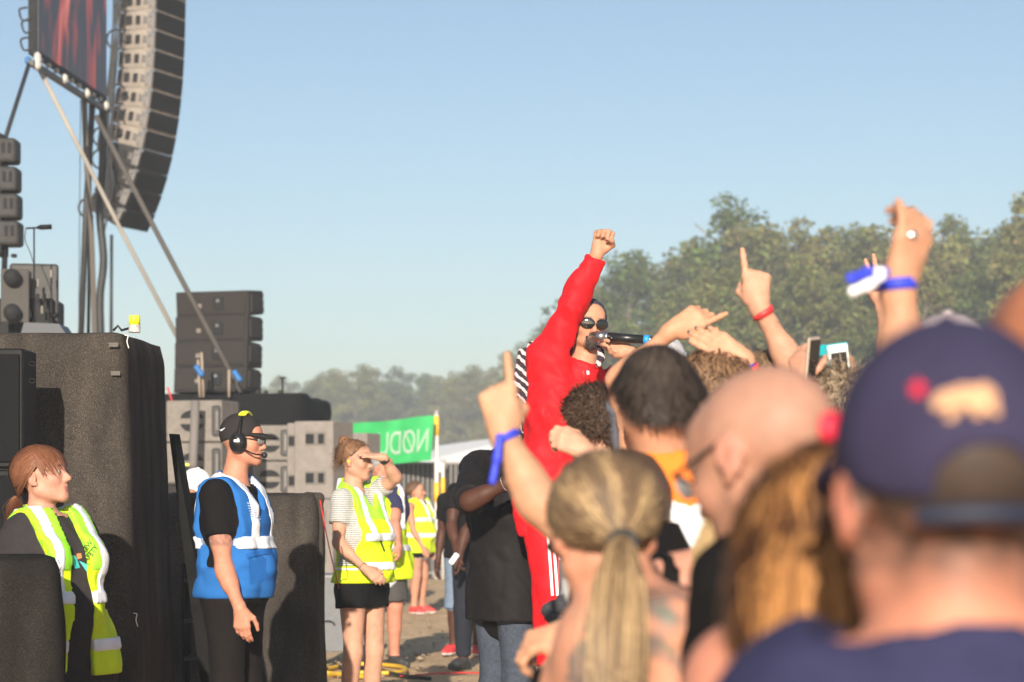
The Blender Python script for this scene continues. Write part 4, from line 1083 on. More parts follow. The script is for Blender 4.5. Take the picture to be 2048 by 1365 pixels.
# flight case on castors
c = P(668, 0, 20.6); r = empty('flight_case', (c[0], 20.6, 0), 'grey flight case on castors behind the bun-haired girl', 'case')
FC = mat('case_grey', (.13, .135, .14), .6, noise=(20, .15)); zt_ = P(0, 1152, 20.6)[2]
box('body', (.0, .3, (zt_ + .09) / 2), (.30, .6, zt_ - .09 - .03), FC, r, bevel=.006)
box('lid', (.0, .3, zt_ - .008), (.315, .62, .03), mat('case_lid', (.2, .2, .2), .5), r, bevel=.005)
for x in (-.15, .15): box('edge_trim', (x, -.003, (zt_ + .09) / 2), (.022, .022, zt_ - .10), ALU, r, bevel=.003)
tube('handle', bez([V3(-.10, -.005, .36), V3(-.04, -.03, .37), V3(.0, -.02, .35), V3(.0, -.005, .33)], 6), .006, RUBBER, r, 6)
for x in (-.10, .10):
    w_ = tube('castor', np.array([V3(x - .018, .06, .042), V3(x + .018, .06, .042)]), .04, mat('castor', (.35, .34, .33), .5), r, 14)
    box('castor_fork', (x, .06, .075), (.05, .05, .04), STEEL, w_, bevel=.004)
# cables on the ground
YEL = mat('yellow_cable', (.72, .44, .03), .5)
for i, (pts, m_, lab) in enumerate((([(600, 1352), (660, 1340), (720, 1332), (790, 1336), (812, 1344), (780, 1350), (700, 1350), (640, 1358), (590, 1372)], YEL, 'yellow cable lying in a long loop on the ground by the flight case'),
        ([(570, 1362), (640, 1350), (700, 1356), (745, 1362), (700, 1380), (600, 1385)], YEL, 'second yellow cable in front of the looped one on the ground'),
        ([(620, 1338), (640, 1346), (670, 1335), (700, 1345), (740, 1340), (800, 1355), (860, 1362)], RUBBER, 'black cable tangled with the yellow ones on the ground'),
        ([(800, 1357), (870, 1352), (930, 1350), (985, 1352)], mat('red_cable'), 'thin red wire lying across the sandy ground'))):
    q = [];
    for px, py in pts:
        d = CAM_H * FPX / (py - HY); q.append(V3((px - HX) / FPX * d, d, .016))
    tag(tube('cable', bez(q, 12), .006 if i == 3 else .017, m_, None, 8), lab, 'cable')
d = CAM_H * FPX / 345.; tag(box('connector', (0, 0, 0), (.09, .05, .045), mat('tie_blue'), bevel=.012, loc=V3((636 - HX) / FPX * d, d, .03)), 'blue plug at the end of a ground cable', 'plug')

# --- fence, banner, tent
df = 43.0; bxp = lambda px: P(px, 0, df)[0]
FB = mat('fence_bar', (.20, .18, .16), .55, .3); DARKP = mat('fence_sheet', (.035, .033, .031), .8, noise=(3, .3))
for k, (a_, b_) in enumerate(((690, 876), (888, 1075))):
    xa, xb = bxp(a_), bxp(b_); r = empty('barred_fence', ((xa + xb) / 2, df, 0), ('barred fence panel under the green banner' if k == 0 else 'barred fence panel right of the white pole'), 'fence')
    cx = (xa + xb) / 2; zf = 2.05
    box('backing_sheet', (0, .03, zf / 2 + .05), (xb - xa - .02, .012, zf - .12), DARKP, r, bevel=.002)
    bar = bxm('bar', (0, 0, zf / 2 + .06), (.022, .022, zf - .10), .002); rail_ = bxm('rail', (0, 0, 0), (xb - xa, .035, .04), .004)
    n = int((xb - xa) / .084)
    for i in range(n): put('bar', bar, FB, r, (xa - cx + .04 + i * .084, 0, 0))
    for z in (.10, zf): put('rail', rail_, FB, r, (0, -.012 if z < 1 else 0, z))
    for z in (.55, 1.0, 1.5): put('rail', bxm('rail', (0, 0, 0), (xb - xa, .012, .012), .001), FB, r, (0, -.02, z))
for px in (798, 905, 990):
    o = put('concrete_block', bxm('concrete_block', (0, 0, .075), (.72, .26, .15), .03), mat('concrete', (.30, .27, .23), .9, noise=(12, .25)), None, (bxp(px), df - .05, 0)); tag(o, {798: 'concrete fence foot behind the flight case', 905: 'concrete fence foot beside the white pole', 990: 'concrete fence foot hidden by the guard in black'}[px], 'concrete block')
def pole(px, top, w, lab, yb):
    d = 42.5; b_ = P(px, 0, d); r = empty('pole', (b_[0], d, 0), lab, 'pole')
    h_ = P(0, top, d)[2]; tube('shaft', np.array([V3(0, 0, 0), V3(0, 0, h_)]), w / 2, mat('pole_white', (.66, .62, .56), .5), r, 12)
    for py in yb: z = P(0, py, d)[2]; tube('yellow_sleeve', np.array([V3(0, 0, z - .17), V3(0, 0, z + .17)]), w / 2 + .008, mat('sleeve_yellow', (.85, .50, .02), .5), r, 12)
    tube('cap', np.array([V3(0, 0, h_), V3(0, 0, h_ + .05)]), w / 2 + .012, ALU, r, 10)
pole(873, 828, .075, 'tall white pole with yellow sleeves holding the green banner', (852, 985))
pole(886, 925, .06, 'shorter white post right beside the banner pole', (975,))
db = 42.0
cnr = [P(683, 851, db + 1.2), P(868, 832, db), P(862, 921, db), P(683, 938, db + 1.2)]
b_ = cnr[1] * V3(1, 1, 0); nu, nv = 60, 24; vv = []
for j in range(nv + 1):
    for i in range(nu + 1):
        u, w_ = i / nu, j / nv; p_ = (cnr[0] * (1 - u) + cnr[1] * u) * (1 - w_) + (cnr[3] * (1 - u) + cnr[2] * u) * w_
        q = np.array([[u * 4, w_ * 1.2, .3]]); p_ = p_ + V3(0, .05 * wob(q, 2.2, 3)[0] + .02 * wob(q, 5, 1)[0], .012 * math.sin(u * 9) * (1 - w_)); vv.append(p_)
vv = np.array(vv); ii = (np.arange(nv)[:, None] * (nu + 1) + np.arange(nu)[None]).ravel()
r = empty('banner', b_, 'green emergency exit banner with mirrored white lettering', 'banner')
put('cloth', mesh_np('cloth', vv - b_, np.stack([ii, ii + nu + 1, ii + nu + 2, ii + 1], 1)), mat('banner_green', (.03, .42, .11), .7, noise=(3, .1)), r)
tm = text_mesh('lettering', 'NØDUDGANG', .74, .002); co = mesh_get(tm); wtx = co[:, 0].max()
# mirrored: the sheet is read from its back; first letter stands next to the pole
uu = .955 - (co[:, 0] + wtx) / 4.0; ww = .56 - co[:, 1] / .98
p_ = (cnr[0] * (1 - uu)[:, None] + cnr[1] * uu[:, None]) * (1 - ww)[:, None] + (cnr[3] * (1 - uu)[:, None] + cnr[2] * uu[:, None]) * ww[:, None]
q = np.column_stack([uu * 4, ww * 1.2, np.full(len(uu), .3)]); p_[:, 1] += .05 * wob(q, 2.2, 3) + .02 * wob(q, 5, 1) - .02
tm.vertices.foreach_set('co', (p_ - b_).astype(np.float32).ravel()); tm.update(); put('lettering', tm, mat('letter_white', (.72, .78, .72), .7), r)
d = 62.0; a_, e_ = P(845, 925, d), P(1010, 925, d)
r = empty('white_tent', ((a_[0] + e_[0]) / 2, d, 0), 'white tent roof showing above the fence behind the banner pole', 'tent'); bb = np.array(r.location)
zr_, ze_ = P(0, 884, d)[2], P(0, 926, d)[2]; x0, x1 = a_[0] - bb[0], e_[0] - bb[0] + 1.5
v = [(x0, -1.5, ze_), (x1, -1.5, ze_), (x1 - .6, 0, zr_ + .25), (x0 + .4, 0, zr_ - .1), (x0, 1.5, ze_), (x1, 1.5, ze_), (x0, -1.5, ze_ - .25), (x1, -1.5, ze_ - .25), (x0, 1.5, ze_ - .25), (x1, 1.5, ze_ - .25)]
put('roof', poly_mesh('roof', v, [(0, 1, 2, 3), (3, 2, 5, 4), (0, 3, 4), (1, 5, 2), (0, 6, 7, 1), (4, 5, 9, 8)], False), mat('tent_white', (.62, .62, .62), .6), r)
for x in (x0 + .05, x1 - .05):
    for y in (-1.4, 1.4): tube('leg', np.array([V3(x, y, 0), V3(x, y, ze_ - .1)]), .03, ALU, r)
# ---------------------------------------------------------------- clothes and worn things
from mathutils.bvhtree import BVHTree
def bvh_of(o, base):
    me = o.data; v = mesh_get(me) + base
    return BVHTree.FromPolygons([tuple(p) for p in v.astype(float)], [tuple(p.vertices) for p in me.polygons])
def decal(name, o, s, pix, faces, m, parent=None, off=.003):
    """flat print following a garment's surface; pix = picture positions of its vertices"""
    T = bvh_of(o, s.base); cp = Vector((0, 0, CAM_H)); out = []; lastd = None
    for px, py in pix:
        q = P(px, py, 1.0) - np.array(cp); dv = Vector(q).normalized(); h = T.ray_cast(cp, dv)
        if h[0] is None: out.append(None); continue
        lastd = h[0].y; out.append(np.array(h[0]) - np.array(dv) * off)
    if lastd is None: return None
    out = [q if q is not None else P(px, py, lastd) for q, (px, py) in zip(out, pix)]
    return put(name, poly_mesh(name, np.array(out) - s.base, faces), m, parent or s.root)
def strip_pix(poly, w, n=16):
    pl = bez([(a, b, 0) for a, b in poly], max(2, n // (len(poly) - 1)))[:, :2]; tn = np.gradient(pl, axis=0); tn /= np.linalg.norm(tn, axis=1)[:, None]
    nn = np.stack([-tn[:, 1], tn[:, 0]], 1); ww = np.full(len(pl), w) if np.isscalar(w) else np.interp(np.linspace(0, 1, len(pl)), np.linspace(0, 1, len(w)), w)
    a = pl - nn * ww[:, None] / 2; b = pl + nn * ww[:, None] / 2
    v = np.stack([a, b], 1).reshape(-1, 2); k = len(pl); f = [(2 * i, 2 * i + 1, 2 * i + 3, 2 * i + 2) for i in range(k - 1)]
    return v, f
def blob_pix(pts):
    pts = np.array(pts, float); c = pts.mean(0); n = len(pts); mid = (pts + c) / 2
    v = np.concatenate([pts, mid, [c]]); f = []
    for i in range(n):
        j = (i + 1) % n; f += [(i, j, n + j, n + i), (n + i, n + j, 2 * n)]
    return v, f
def text_pix(s_, px, py, size, rot=0.0, sx=1.0):
    me = text_mesh('t', s_, size, 0.0); v = mesh_get(me)[:, :2] * [sx, -1]; c, q = math.cos(rot), math.sin(rot)
    v = np.column_stack([v[:, 0] * c - v[:, 1] * q + px, v[:, 0] * q + v[:, 1] * c + py]); f = [tuple(p.vertices) for p in me.polygons]
    bpy.data.meshes.remove(me); return v, f

CRS = (6.0, .9, .03, 'RIDGED_MULTIFRACTAL'); NEON = mat('hi_vis', (.62, .80, .015), .7, noise=(9, .08), spec=.2, bump=CRS); NEONG = mat('hi_vis_green', (.34, .80, .04), .7, noise=(9, .08), spec=.2, bump=CRS)
REFL = mat('reflective', (.80, .80, .82), .42, .1, noise=(12, .12), bump=CRS)
def vest(s, m, hem, zs=(), vx=None, openw=0.0, vn=.16, off=.03, belly=0.0, flare=.0, h=.0105, translucency_tint=None, bm_=None, bw=.052, edge=None, shx=None, name='safety_vest', amp=.009, seed=3, opens=0.0):
    J = s.J; bm_ = bm_ or REFL; sw = abs((J['shR'] - J['shL']) @ s.r) / 2; shx = shx or sw - .015; cx = (J['chest']) @ s.r
    def build(o2):
        G = Field(); torso(G, s, off + o2, belly=belly)
        zz = J['pel'][2] - .05
        while zz > hem - .02:
            c = J['pel'] * V3(1, 1, 0) + UP * zz; k = (J['pel'][2] - zz) * flare; hw = .085 * s.b
            G.rc(c - s.r * hw, c + s.r * hw, .112 * s.b + off + o2 + k, .112 * s.b + off + o2 + k, .05); zz -= .08
        G.rc(J['neck'] - UP * .02 + s.f * .015, J['head'] - UP * .02, .080, .085, .01, op='s')
        return G
    ff = folds(amp, 17, seed, (1, 1, .6))
    def common(p, D):
        D = ff(p, D); x = p @ s.r - cx; y = (p - J['chest']) @ s.f; z = p[:, 2]
        D = np.maximum(D, hem - z); D = np.maximum(D, np.where(z > J['waist'][2] - .02, np.abs(x) - shx, -1))
        qn = p - J['neck']; D = np.maximum(D, np.where(np.hypot(qn @ s.r, qn @ s.f) < .12, qn[:, 2] - .03 + .35 * (qn @ s.f), -1))
        if vn: D = np.maximum(D, np.where((y > 0.0) & (z > J['neck'][2] - vn), (.085 * (z - J['neck'][2] + vn) / vn) - np.abs(x), -1))
        if openw: D = np.maximum(D, np.where(y > .0, openw + opens * np.maximum(J['chest'][2] - z, 0) - np.abs(x), -1))
        return D, x, y, z
    o = garment(name, s, build(0), m, s.root, h, lambda p, D: common(p, D)[0].astype(np.float32))
    def piece(nm, mm, fn, o2=.008):
        def post(p, D):
            D, x, y, z = common(p, D); return np.maximum(D, fn(x, y, z)).astype(np.float32)
        G = build(o2); return garment(nm, s, G, mm, o, h, post)
    for z0 in zs: piece('reflective_band', bm_, lambda x, y, z: np.abs(z - z0) - bw / 2)
    if vx:
        zt_ = max(zs) if zs else J['waist'][2]
        for sg in (1, -1): piece('reflective_band', bm_, lambda x, y, z: np.maximum(np.abs(x - sg * vx) - bw * .45, zt_ - z), .0065)
    if translucency_tint: piece('translucency_tint', translucency_tint[0], lambda x, y, z: translucency_tint[1] - z, .003)  # greener top layer: light showing through the cloth, put into colour
    s.vest = o; return o
def cap(s, m, root, brim=True, raise_=.012, name='cap', back=False, bm_=None, tilt=.0, deep=0.0, h=.007, bl=.10):
    G = Field(); M = s.M; hs = s.hs
    G.el(s.W(0, -.013, .036 + raise_ * .5), (V3(.082, .102, .088) + V3(.004, .004, raise_)) * hs, M, .01)
    c = s.J['head']
    def post(p, D):
        l = (p - c) @ M / hs; pl = .022 - deep + .10 * (l[:, 1]) * tilt - l[:, 2] + (l[:, 1] < 0) * .25 * l[:, 1]
        D = np.maximum(D, pl.astype(np.float32))
        if back: D = np.maximum(D, np.where(l[:, 1] < 0, .030 - np.hypot((l[:, 0]) * .85, (l[:, 2] - .012 + deep) * 1.15), -1).astype(np.float32))
        return D
    G.post = post; o = emit(name, G.mesh(h), s, m, root)
    if brim:
        B = Field(); E = M @ np.array(Matrix.Rotation(-.18, 3, 'X')); B.el(s.W(0, .085, .028), V3(.082, bl, .016) * hs, E, .01); B.el(s.W(0, .085, .008), V3(.075, .12, .017) * hs, E, .01, op='s'); B.el(s.W(0, -.013, .036), V3(.074, .095, .09) * hs, M, .004, op='s')
        emit('brim', B.mesh(.0055), s, bm_ or m, o)
    B = Field().el(s.W(0, -.013, .036 + raise_ * .5) + M @ V3(0, 0, .088 + raise_) * hs, V3(.010, .010, .006), M); emit('button', B.mesh(.004), s, m, o)
    return o
def glasses(s, root, lens=(.01, .01, .012), frame=(.012, .012, .012), big=1.0, temple=True, name='sunglasses', h=.0035, clear=False):
    G = Field(); M = s.M
    for q in (1, -1):
        if temple: G.rc(s.W(q * .066, .085, .012), s.W(q * .081, -.005, .018), .0035, .003, .003)
        if temple: G.rc(s.W(q * .081, -.005, .018), s.W(q * .080, -.025, .0), .003, .003, .003)
        G.rc(s.W(q * .012, .105, .010), s.W(q * .066, .088, .012), .003, .004, .003)
    o = emit(name, G.mesh(h), s, mat('glasses_frame', frame, .25), root)
    for q in (1, -1):
        E = M @ np.array(Matrix.Rotation(q * -.30, 3, 'Z')); Gl = Field().el(s.W(q * .036, .101, .002), V3(.033 * big, .0055, .023 * big), E); emit('lens', Gl.mesh(.0035), s, mat('lens_clear' if clear else 'lens_dark', (.25, .25, .25) if clear else lens, .06, spec=.8, coat=.5), o)
    return o
FAB = lambda n, c=None, **k: mat(n, c, k.pop('rough', .88), noise=k.pop('noise', (30, .12)), bump=k.pop('bump', (5.5, .8, .03, 'RIDGED_MULTIFRACTAL')), spec=.12, **k)
BLACKT = FAB('black_tee', (.008, .007, .007)); NAVY = FAB('navy_tee', (.032, .032, .075)); DENIM = FAB('denim', (.055, .065, .085), noise=(60, .3)); BLACKP = FAB('black_shorts', (.007, .0065, .0065)); GREYT = FAB('charcoal_tee', (.035, .030, .031)); WHITEJ = FAB('white_jacket', (.78, .77, .76))
RED = FAB('red_tracksuit', (.66, .012, .018), rough=.6, noise=(6, .08)); JEANS_L = FAB('light_denim', (.16, .21, .28)); DGREY = FAB('grey_shorts', (.07, .065, .06)); ORANGE = FAB('orange_cloth', (.85, .22, .03)); MUTED = FAB('muted_tee', (.10, .10, .12)); GREEN_T = FAB('green_tee', (.05, .12, .05))
crew = 'event crew by the stage'; bgp = 'people standing in the background'
FAIR, TAN, RUDDY, DARK, OLIVE = (.62, .38, .27), (.52, .30, .20), (.60, .29, .21), (.085, .038, .024), (.45, .26, .17)

# ---- crew
A = s = person('crew woman with reddish brown ponytail and open hi-vis vest at lower left', 100, 9.7, 1.62, (.72, -.69), 'f', 1.22, look=(.95, -.22, .20), headpx=(86, 954), skin=(.64, .37, .29), blush=.6, group=crew,
               legs_m=BLACKP, eyes=True, brow=(.16, .07, .04), belly=.03, J={'neck': P(82, 1036, 9.72), 'shR': P(38, 1096, 9.6), 'shL': P(158, 1072, 9.85), 'elR': P(14, 1190, 9.55), 'wrR': P(0, 1290, 9.5)}, hvox=.005)
G = Field(); torso(G, s, .019, belly=.035)
for n in 'LR': arm(G, s, n, .016, .6, sl=.010)
for k in range(6): c = s.J['pel'] - UP * (.03 + .05 * k); G.rc(c - s.r * .105, c + s.r * .105, .158, .160, .06)
tee_finish(s, G, GREYT, s.root, hem=.52)
hair_base(s, s.root, (.13, .05, .026), .014, shape=(1, 1, 1.02)); AUB, AUB2 = (.12, .042, .02), (.24, .10, .05)
strands(s, s.root, 2600, 'tie', AUB, AUB2, tie=(0, -.118, -.055), seg=6, width=.0045, tail=([(0, -.135, -.075), (0, -.145, -.13), (0, -.125, -.20)], [.006, .016, .020]), layer=.06, sub=lambda u: (u[:, 1] < .35))
strands(s, s.root, 1300, 'fwd', AUB, AUB2, length=.078, seg=6, width=.0042, name='fringe', sub=lambda u: (u[:, 1] > .15) & (u[:, 2] > .35), layer=.03, grav=1.5, jitter=.10, lift=.0)
vest(s, NEON, .70, (1.015, .82), .105, .040, .0, .038, .03, .22, opens=.06, translucency_tint=(NEONG, 1.12), seed=1)
g_ = [o for o in s.root.children if o.name.startswith('shirt')][0]
for nm, pts, c in (('print_turquoise', [(140, 1110), (152, 1112), (160, 1136), (150, 1138)], (.05, .45, .45)), ('print_teal', [(158, 1122), (172, 1128), (188, 1150), (172, 1142)], (.08, .5, .48)), ('print_orange', [(153, 1108), (162, 1107), (164, 1116), (155, 1119)], (.8, .2, .05))):
    decal(nm, g_, s, *blob_pix(pts), mat(nm, c, .7))
for t_, px, py in (('CREW', 171, 1098), ('SAFETY', 180, 1110)):
    v, f = text_pix(t_, px, py, 15, R(-52), .9); decal('vest_lettering', s.vest, s, v, f, mat('ink', (.02, .03, .02), .6), s.vest, .010)

def tatt_B(s, v, l, cs, bl):
    a = s.J['shR'] + (s.J['elR'] - s.J['shR']) * .60; q = v - a; z = q[:, 2]
    pat = (np.abs(z) < .028) * (np.linalg.norm(q, axis=1) < .09) * np.clip(wob(v * [1, 1, 2.2], 75, 3) * 3 + .55, 0, 1); bl(pat, (.16, .10, .09), .6)
B = s = person('crew man in blue vest, black cap and ear defenders facing right', 468, 11.8, 1.79, (.95, -.30), 'm', 1.10, look=(.97, -.20, .0), headpx=(486, 884), skin=(.60, .31, .22), group=crew, top='tee', top_m=BLACKT, legs_m=FAB('brown_black_shorts', (.012, .0095, .009)), legs_to=1.02,
               J={'shR': P(430, 990, 11.62), 'elR': P(448, 1138, 11.60), 'wrR': P(480, 1218, 11.52), 'neck': P(468, 962, 11.8), 'elL': P(492, 1120, 12.05), 'wrL': P(496, 1215, 12.08)}, hands={'R': dict(f=(.12, -.05, -1), pn=(.25, 1, 0), pose='relax', hs=1.05)}, belly=.02, skinfn=tatt_B, stubble=((.30, .19, .14), .6, 0.0), hvox=.005)
BLUE = FAB('blue_vest', (.024, .135, .40), noise=(10, .08))
vest(s, BLUE, P(0, 1196, 11.8)[2], (P(0, 1085, 11.7)[2],), .095, .0, .15, .034, .02, .06, bw=.062, seed=5)
D_ = s.vest
v, f = blob_pix([(497, 1115), (540, 1108), (541, 1160), (500, 1170)]); decal('pocket', D_, s, v, f, FAB('blue_pocket', (.018, .11, .35)), D_, .006)
decal('pocket_seam', D_, s, *strip_pix([(493, 1113), (520, 1106), (541, 1103)], 9, 12), FAB('blue_pocket'), D_, .011)
mat('print_white', (.75, .78, .82), .6)
for i_ in range(6):
    for a_, b_ in ((0, .38), (.46, .72), (.8, 1.0)):
        x0, y0 = 494 + 1.5 * i_, 1006 + 5.2 * i_; decal('print_line', D_, s, *strip_pix([(x0 + 20 * a_, y0 + 7 * a_), (x0 + 20 * b_, y0 + 7 * b_)], 2.2, 4), mat('print_pale', (.40, .52, .68), .6), D_, .013)
CAPB = FAB('black_cap', (.030, .026, .025)); cp_ = cap(s, CAPB, s.root, True, .012, bl=.085)
v, f = strip_pix([(438, 859), (442, 861), (450, 856)], [2.5, 3.2, .8], 8); decal('swoosh', cp_, s, v, f, mat('print_white'), cp_, .004)
a = np.linspace(-.35, math.pi + .35, 30); arc = np.array([s.W(.098 * math.cos(t), .012, .012 + .118 * math.sin(t)) for t in a]); ear = emit('ear_defenders', (lambda q: (q[0], np.array(q[1])))(tube_np(arc, .009, 8)), s, BLK, s.root)
for q in (1, -1):
    G = Field(); G.el(s.W(q * .092, .000, -.006), V3(.026, .040, .050), s.M, .01); G.el(s.W(q * .080, .000, -.006), V3(.014, .046, .056), s.M, .01)
    emit('ear_cup', G.mesh(.005), s, mat('gloss_black', (.014, .014, .015), .22, coat=.3), ear)
G = Field()
for t in np.linspace(.36, .64, 7) * math.pi: G.el(s.W(.112 * math.cos(t), .012, .012 + .131 * math.sin(t)), V3(.016, .022, .008), s.M, .01)
emit('band_pad', G.mesh(.005), s, mat('neon_yellow'), ear)
emit('mic_boom', (lambda q: (q[0], np.array(q[1])))(tube_np(bez([s.W(.095, .03, -.035), s.W(.09, .08, -.06), s.W(.04, .115, -.066)], 8), .004, 6)), s, BLK, ear); G = Field().el(s.W(.03, .118, -.066), V3(.016, .016, .015), s.M); emit('mic_foam', G.mesh(.004), s, RUBBER, ear)
box('sticker', s.W(.1175, .006, .002) - s.base, (.003, .028, .012), mat('sticker', (.8, .76, .72), .5), ear, bevel=0, rot=Matrix(s.M.tolist()))
glasses(s, s.root, name='spectacles', clear=True, big=.8)

C = s = person('young woman with curly bun in hi-vis vest shading her eyes', 724, 14.9, 1.66, (.80, -.60), 'f', .98, look=(.93, -.34, -.05), headpx=(712, 922), skin=(.62, .38, .28), group=crew, top='tee', top_m=mat('striped_tee', (.62, .60, .56), .85), legs_m=BLACKP, legs_to=.26, tee_hem=P(0, 1150, 14.9)[2], eyes=True, brow=(.2, .1, .05),
               J={'neck': P(706, 974, 14.9), 'shR': P(684, 1000, 14.78), 'elR': P(676, 1086, 14.72), 'wrR': P(731, 1138, 14.62), 'shL': P(752, 985, 15.02), 'elL': P(792, 956, 14.9), 'wrL': P(766, 916, 14.78)},
               hands={'R': dict(f=(.8, -.1, -.6), pn=(-.3, 1, -.3), pose='relax'), 'L': dict(f=(-.95, 0, .18), pn=(0, .35, -1), pose='flat')}, hvox=.005)
m = MATS['striped_tee']; N = m.node_tree.nodes; L = m.node_tree.links; w = N.new('ShaderNodeTexWave'); w.bands_direction = 'Z'; w.inputs['Scale'].default_value = 28; w.inputs['Distortion'].default_value = .6; w.inputs['Detail'].default_value = 1
rp = N.new('ShaderNodeValToRGB'); rp.color_ramp.elements[0].position = .28; rp.color_ramp.elements[0].color = (.06, .06, .06, 1); rp.color_ramp.elements[1].position = .40; rp.color_ramp.elements[1].color = (.62, .60, .56, 1)
tcn = [n for n in N if n.bl_idname == 'ShaderNodeTexCoord'][0]; L.new(tcn.outputs['Object'], w.inputs['Vector']); L.new(w.outputs['Fac'], rp.inputs[0]); L.new(rp.outputs[0], N['Principled BSDF'].inputs['Base Color'])
BR, BR2 = (.13, .06, .03), (.30, .16, .08)
hair_base(s, s.root, BR, .008); strands(s, s.root, 1800, 'tie', BR, BR2, tie=(0, -.075, .095), seg=6, width=.004, layer=.08, curl=.003, jitter=.3)
G = Field(); bc = s.W(0, -.075, .108)
for i in range(16): q = rng.normal(size=3); G.el(bc + nrm(q) * .026 * V3(1, 1, .9), .020, None, .008)
G.post = folds(.004, 70, 2); v, f = G.mesh(.007); emit('hair_bun', (v, f), s, HAIRM(), s.root, np.tile(BR, (len(v), 1)) * (1 + .4 * wob(v, 120, 1)[:, None]))
strands(s, s.root, 260, 'down', BR, BR2, length=.07, seg=8, width=.003, curl=.010, cfreq=1.6, name='loose_curls', sub=lambda u: (u[:, 1] < .0) | (u[:, 2] > .8), layer=.2)
_bt = bc; g2 = np.random.default_rng(5); pts_v, pts_f = [], []
for i in range(90):
    u0 = nrm(g2.normal(size=3)); e1 = nrm(np.cross(u0, g2.normal(size=3))); e2 = np.cross(u0, e1); t = np.linspace(0, 5, 10); rr = g2.uniform(.010, .022)
    loop = _bt + u0 * g2.uniform(.022, .040) + rr * (np.cos(t)[:, None] * e1 + np.sin(t)[:, None] * e2); q = tube_np(loop, .0016, 4, cap=False); o_ = sum(map(len, pts_v)); pts_v.append(q[0]); pts_f += [tuple(i_ + o_ for i_ in z) for z in q[1]]
v = np.concatenate(pts_v); emit('bun_curls', (v, np.array(pts_f)), s, HAIRM(), s.root, np.tile(BR2, (len(v), 1)) * (1 + .3 * wob(v, 150, 1)[:, None]))
vest(s, NEON, P(0, 1166, 14.9)[2], (P(0, 1075, 14.8)[2], P(0, 1132, 14.8)[2]), .085, .0, .14, .036, .02, .10, bw=.05, seed=2, translucency_tint=(NEONG, P(0, 1040, 14.8)[2]))
band(None, s, 'L', .93, .030, (.02, .02, .02), 'watch', s.root, .006, mat('watch_black', (.015, .015, .015), .5)); band(None, s, 'R', .93, .014, (.3, .2, .15), 'bracelet', s.root, .004, STEEL)
emit('lanyard', (lambda q: (q[0], np.array(q[1])))(tube_np(bez([s.J['neck'] - s.f * .06 + UP * .03, s.J['neck'] + s.r * .06 + UP * .0, s.J['chest'] + s.r * .06 + s.f * .155 + UP * .03, s.J['chest'] + s.f * .18 - UP * .10], 8), .006, 6)), s, RUBBER, s.root)
G = Field().el(s.W(.086, -.012, -.006), V3(.008, .010, .010), s.M); emit('ear_plug', G.mesh(.004), s, mat('neon_yellow'), s.root)

s = person('man in hi-vis vest and grey shorts half hidden behind the bun-haired girl', 766, 20.2, 1.82, (.55, -.83), 'm', 1.1, look=(.9, -.4, 0), headpx=(764, 938), skin=RUDDY, group=crew, top='tee', top_m=NAVY, legs_m=DGREY, legs_to=.9, shoe=(.035, .033, .03), sole=(.05, .05, .05),
           J={'elL': P(789, 1052, 20.0), 'wrL': P(797, 1092, 19.9), 'shL': P(790, 990, 20.2)}, hands={'L': dict(f=(.1, 0, -1), pn=(-1, .3, 0), pose='curl')}, stubble=((.25, .24, .23), .7, 0.0))
hair_base(s, s.root, (.30, .29, .28), .008); vest(s, NEON, P(0, 1160, 20.1)[2], (1.18, 1.0), .10, 0, .15, .034, .02, .06, seed=4); band(None, s, 'L', .95, .02, (.5, .5, .5), 'watch', s.root, .004, STEEL)
s = person('woman in hi-vis vest, black shorts and red sneakers standing near the fence', 838, 29.7, 1.68, (.92, -.40), 'f', 1.0, look=(.96, -.2, .1), skin=(.55, .31, .22), group=bgp, top='tank', top_m=BLACKT, legs_m=BLACKP, legs_to=.42, shoe=(.62, .05, .04), headpx=(833, 984), hvox=.008, coarse=.018, brow=(.1, .05, .03),
           J={'shR': P(818, 1014, 29.5), 'elR': P(826, 1060, 29.45), 'wrR': P(846, 1096, 29.4)}, hands={'R': dict(f=(.45, 0, -1), pn=(-.3, 1, 0), vox=.008)})
hair_base(s, s.root, (.12, .07, .04)); strands(s, s.root, 700, 'tie', (.12, .06, .035), (.22, .13, .07), tie=(0, -.12, .02), seg=5, width=.006, tail=([(0, -.14, .0), (0, -.155, -.09), (0, -.13, -.17)], [.008, .018, .016]))
vest(s, NEON, P(0, 1106, 29.6)[2], (P(0, 1040, 29.5)[2], P(0, 1071, 29.5)[2]), .08, 0, .14, .034, .03, .15, h=.013, bw=.055)
s = person('smiling dark-haired woman in black standing behind the hi-vis people', 787, 33.0, 1.60, (.1, -1), 'f', .95, skin=FAIR, group=bgp, top='tank', top_m=BLACKT, legs_m=BLACKP, hvox=.008, coarse=.02, headpx=(784, 1002), look=(.25, -1, 0))
hair_base(s, s.root, (.06, .03, .02)); strands(s, s.root, 600, 'down', (.06, .03, .02), (.12, .06, .04), length=.26, seg=7, width=.008, jitter=.06)
s = person('woman in black with bare raised forearm, leftmost of the background pair', 764, 33.6, 1.64, (.5, -.85), 'f', .95, skin=FAIR, group=bgp, top='tee', top_m=BLACKT, legs_m=BLACKP, hvox=.009, coarse=.02, J={'elL': P(776, 1052, 33.3), 'wrL': P(770, 1006, 33.2)}, hands={'L': dict(f=(-.1, 0, 1), pn=(-1, 0, 0), vox=.009)})
hair_base(s, s.root, (.05, .03, .02)); strands(s, s.root, 400, 'down', (.05, .03, .02), length=.2, seg=6, width=.009, jitter=.06)
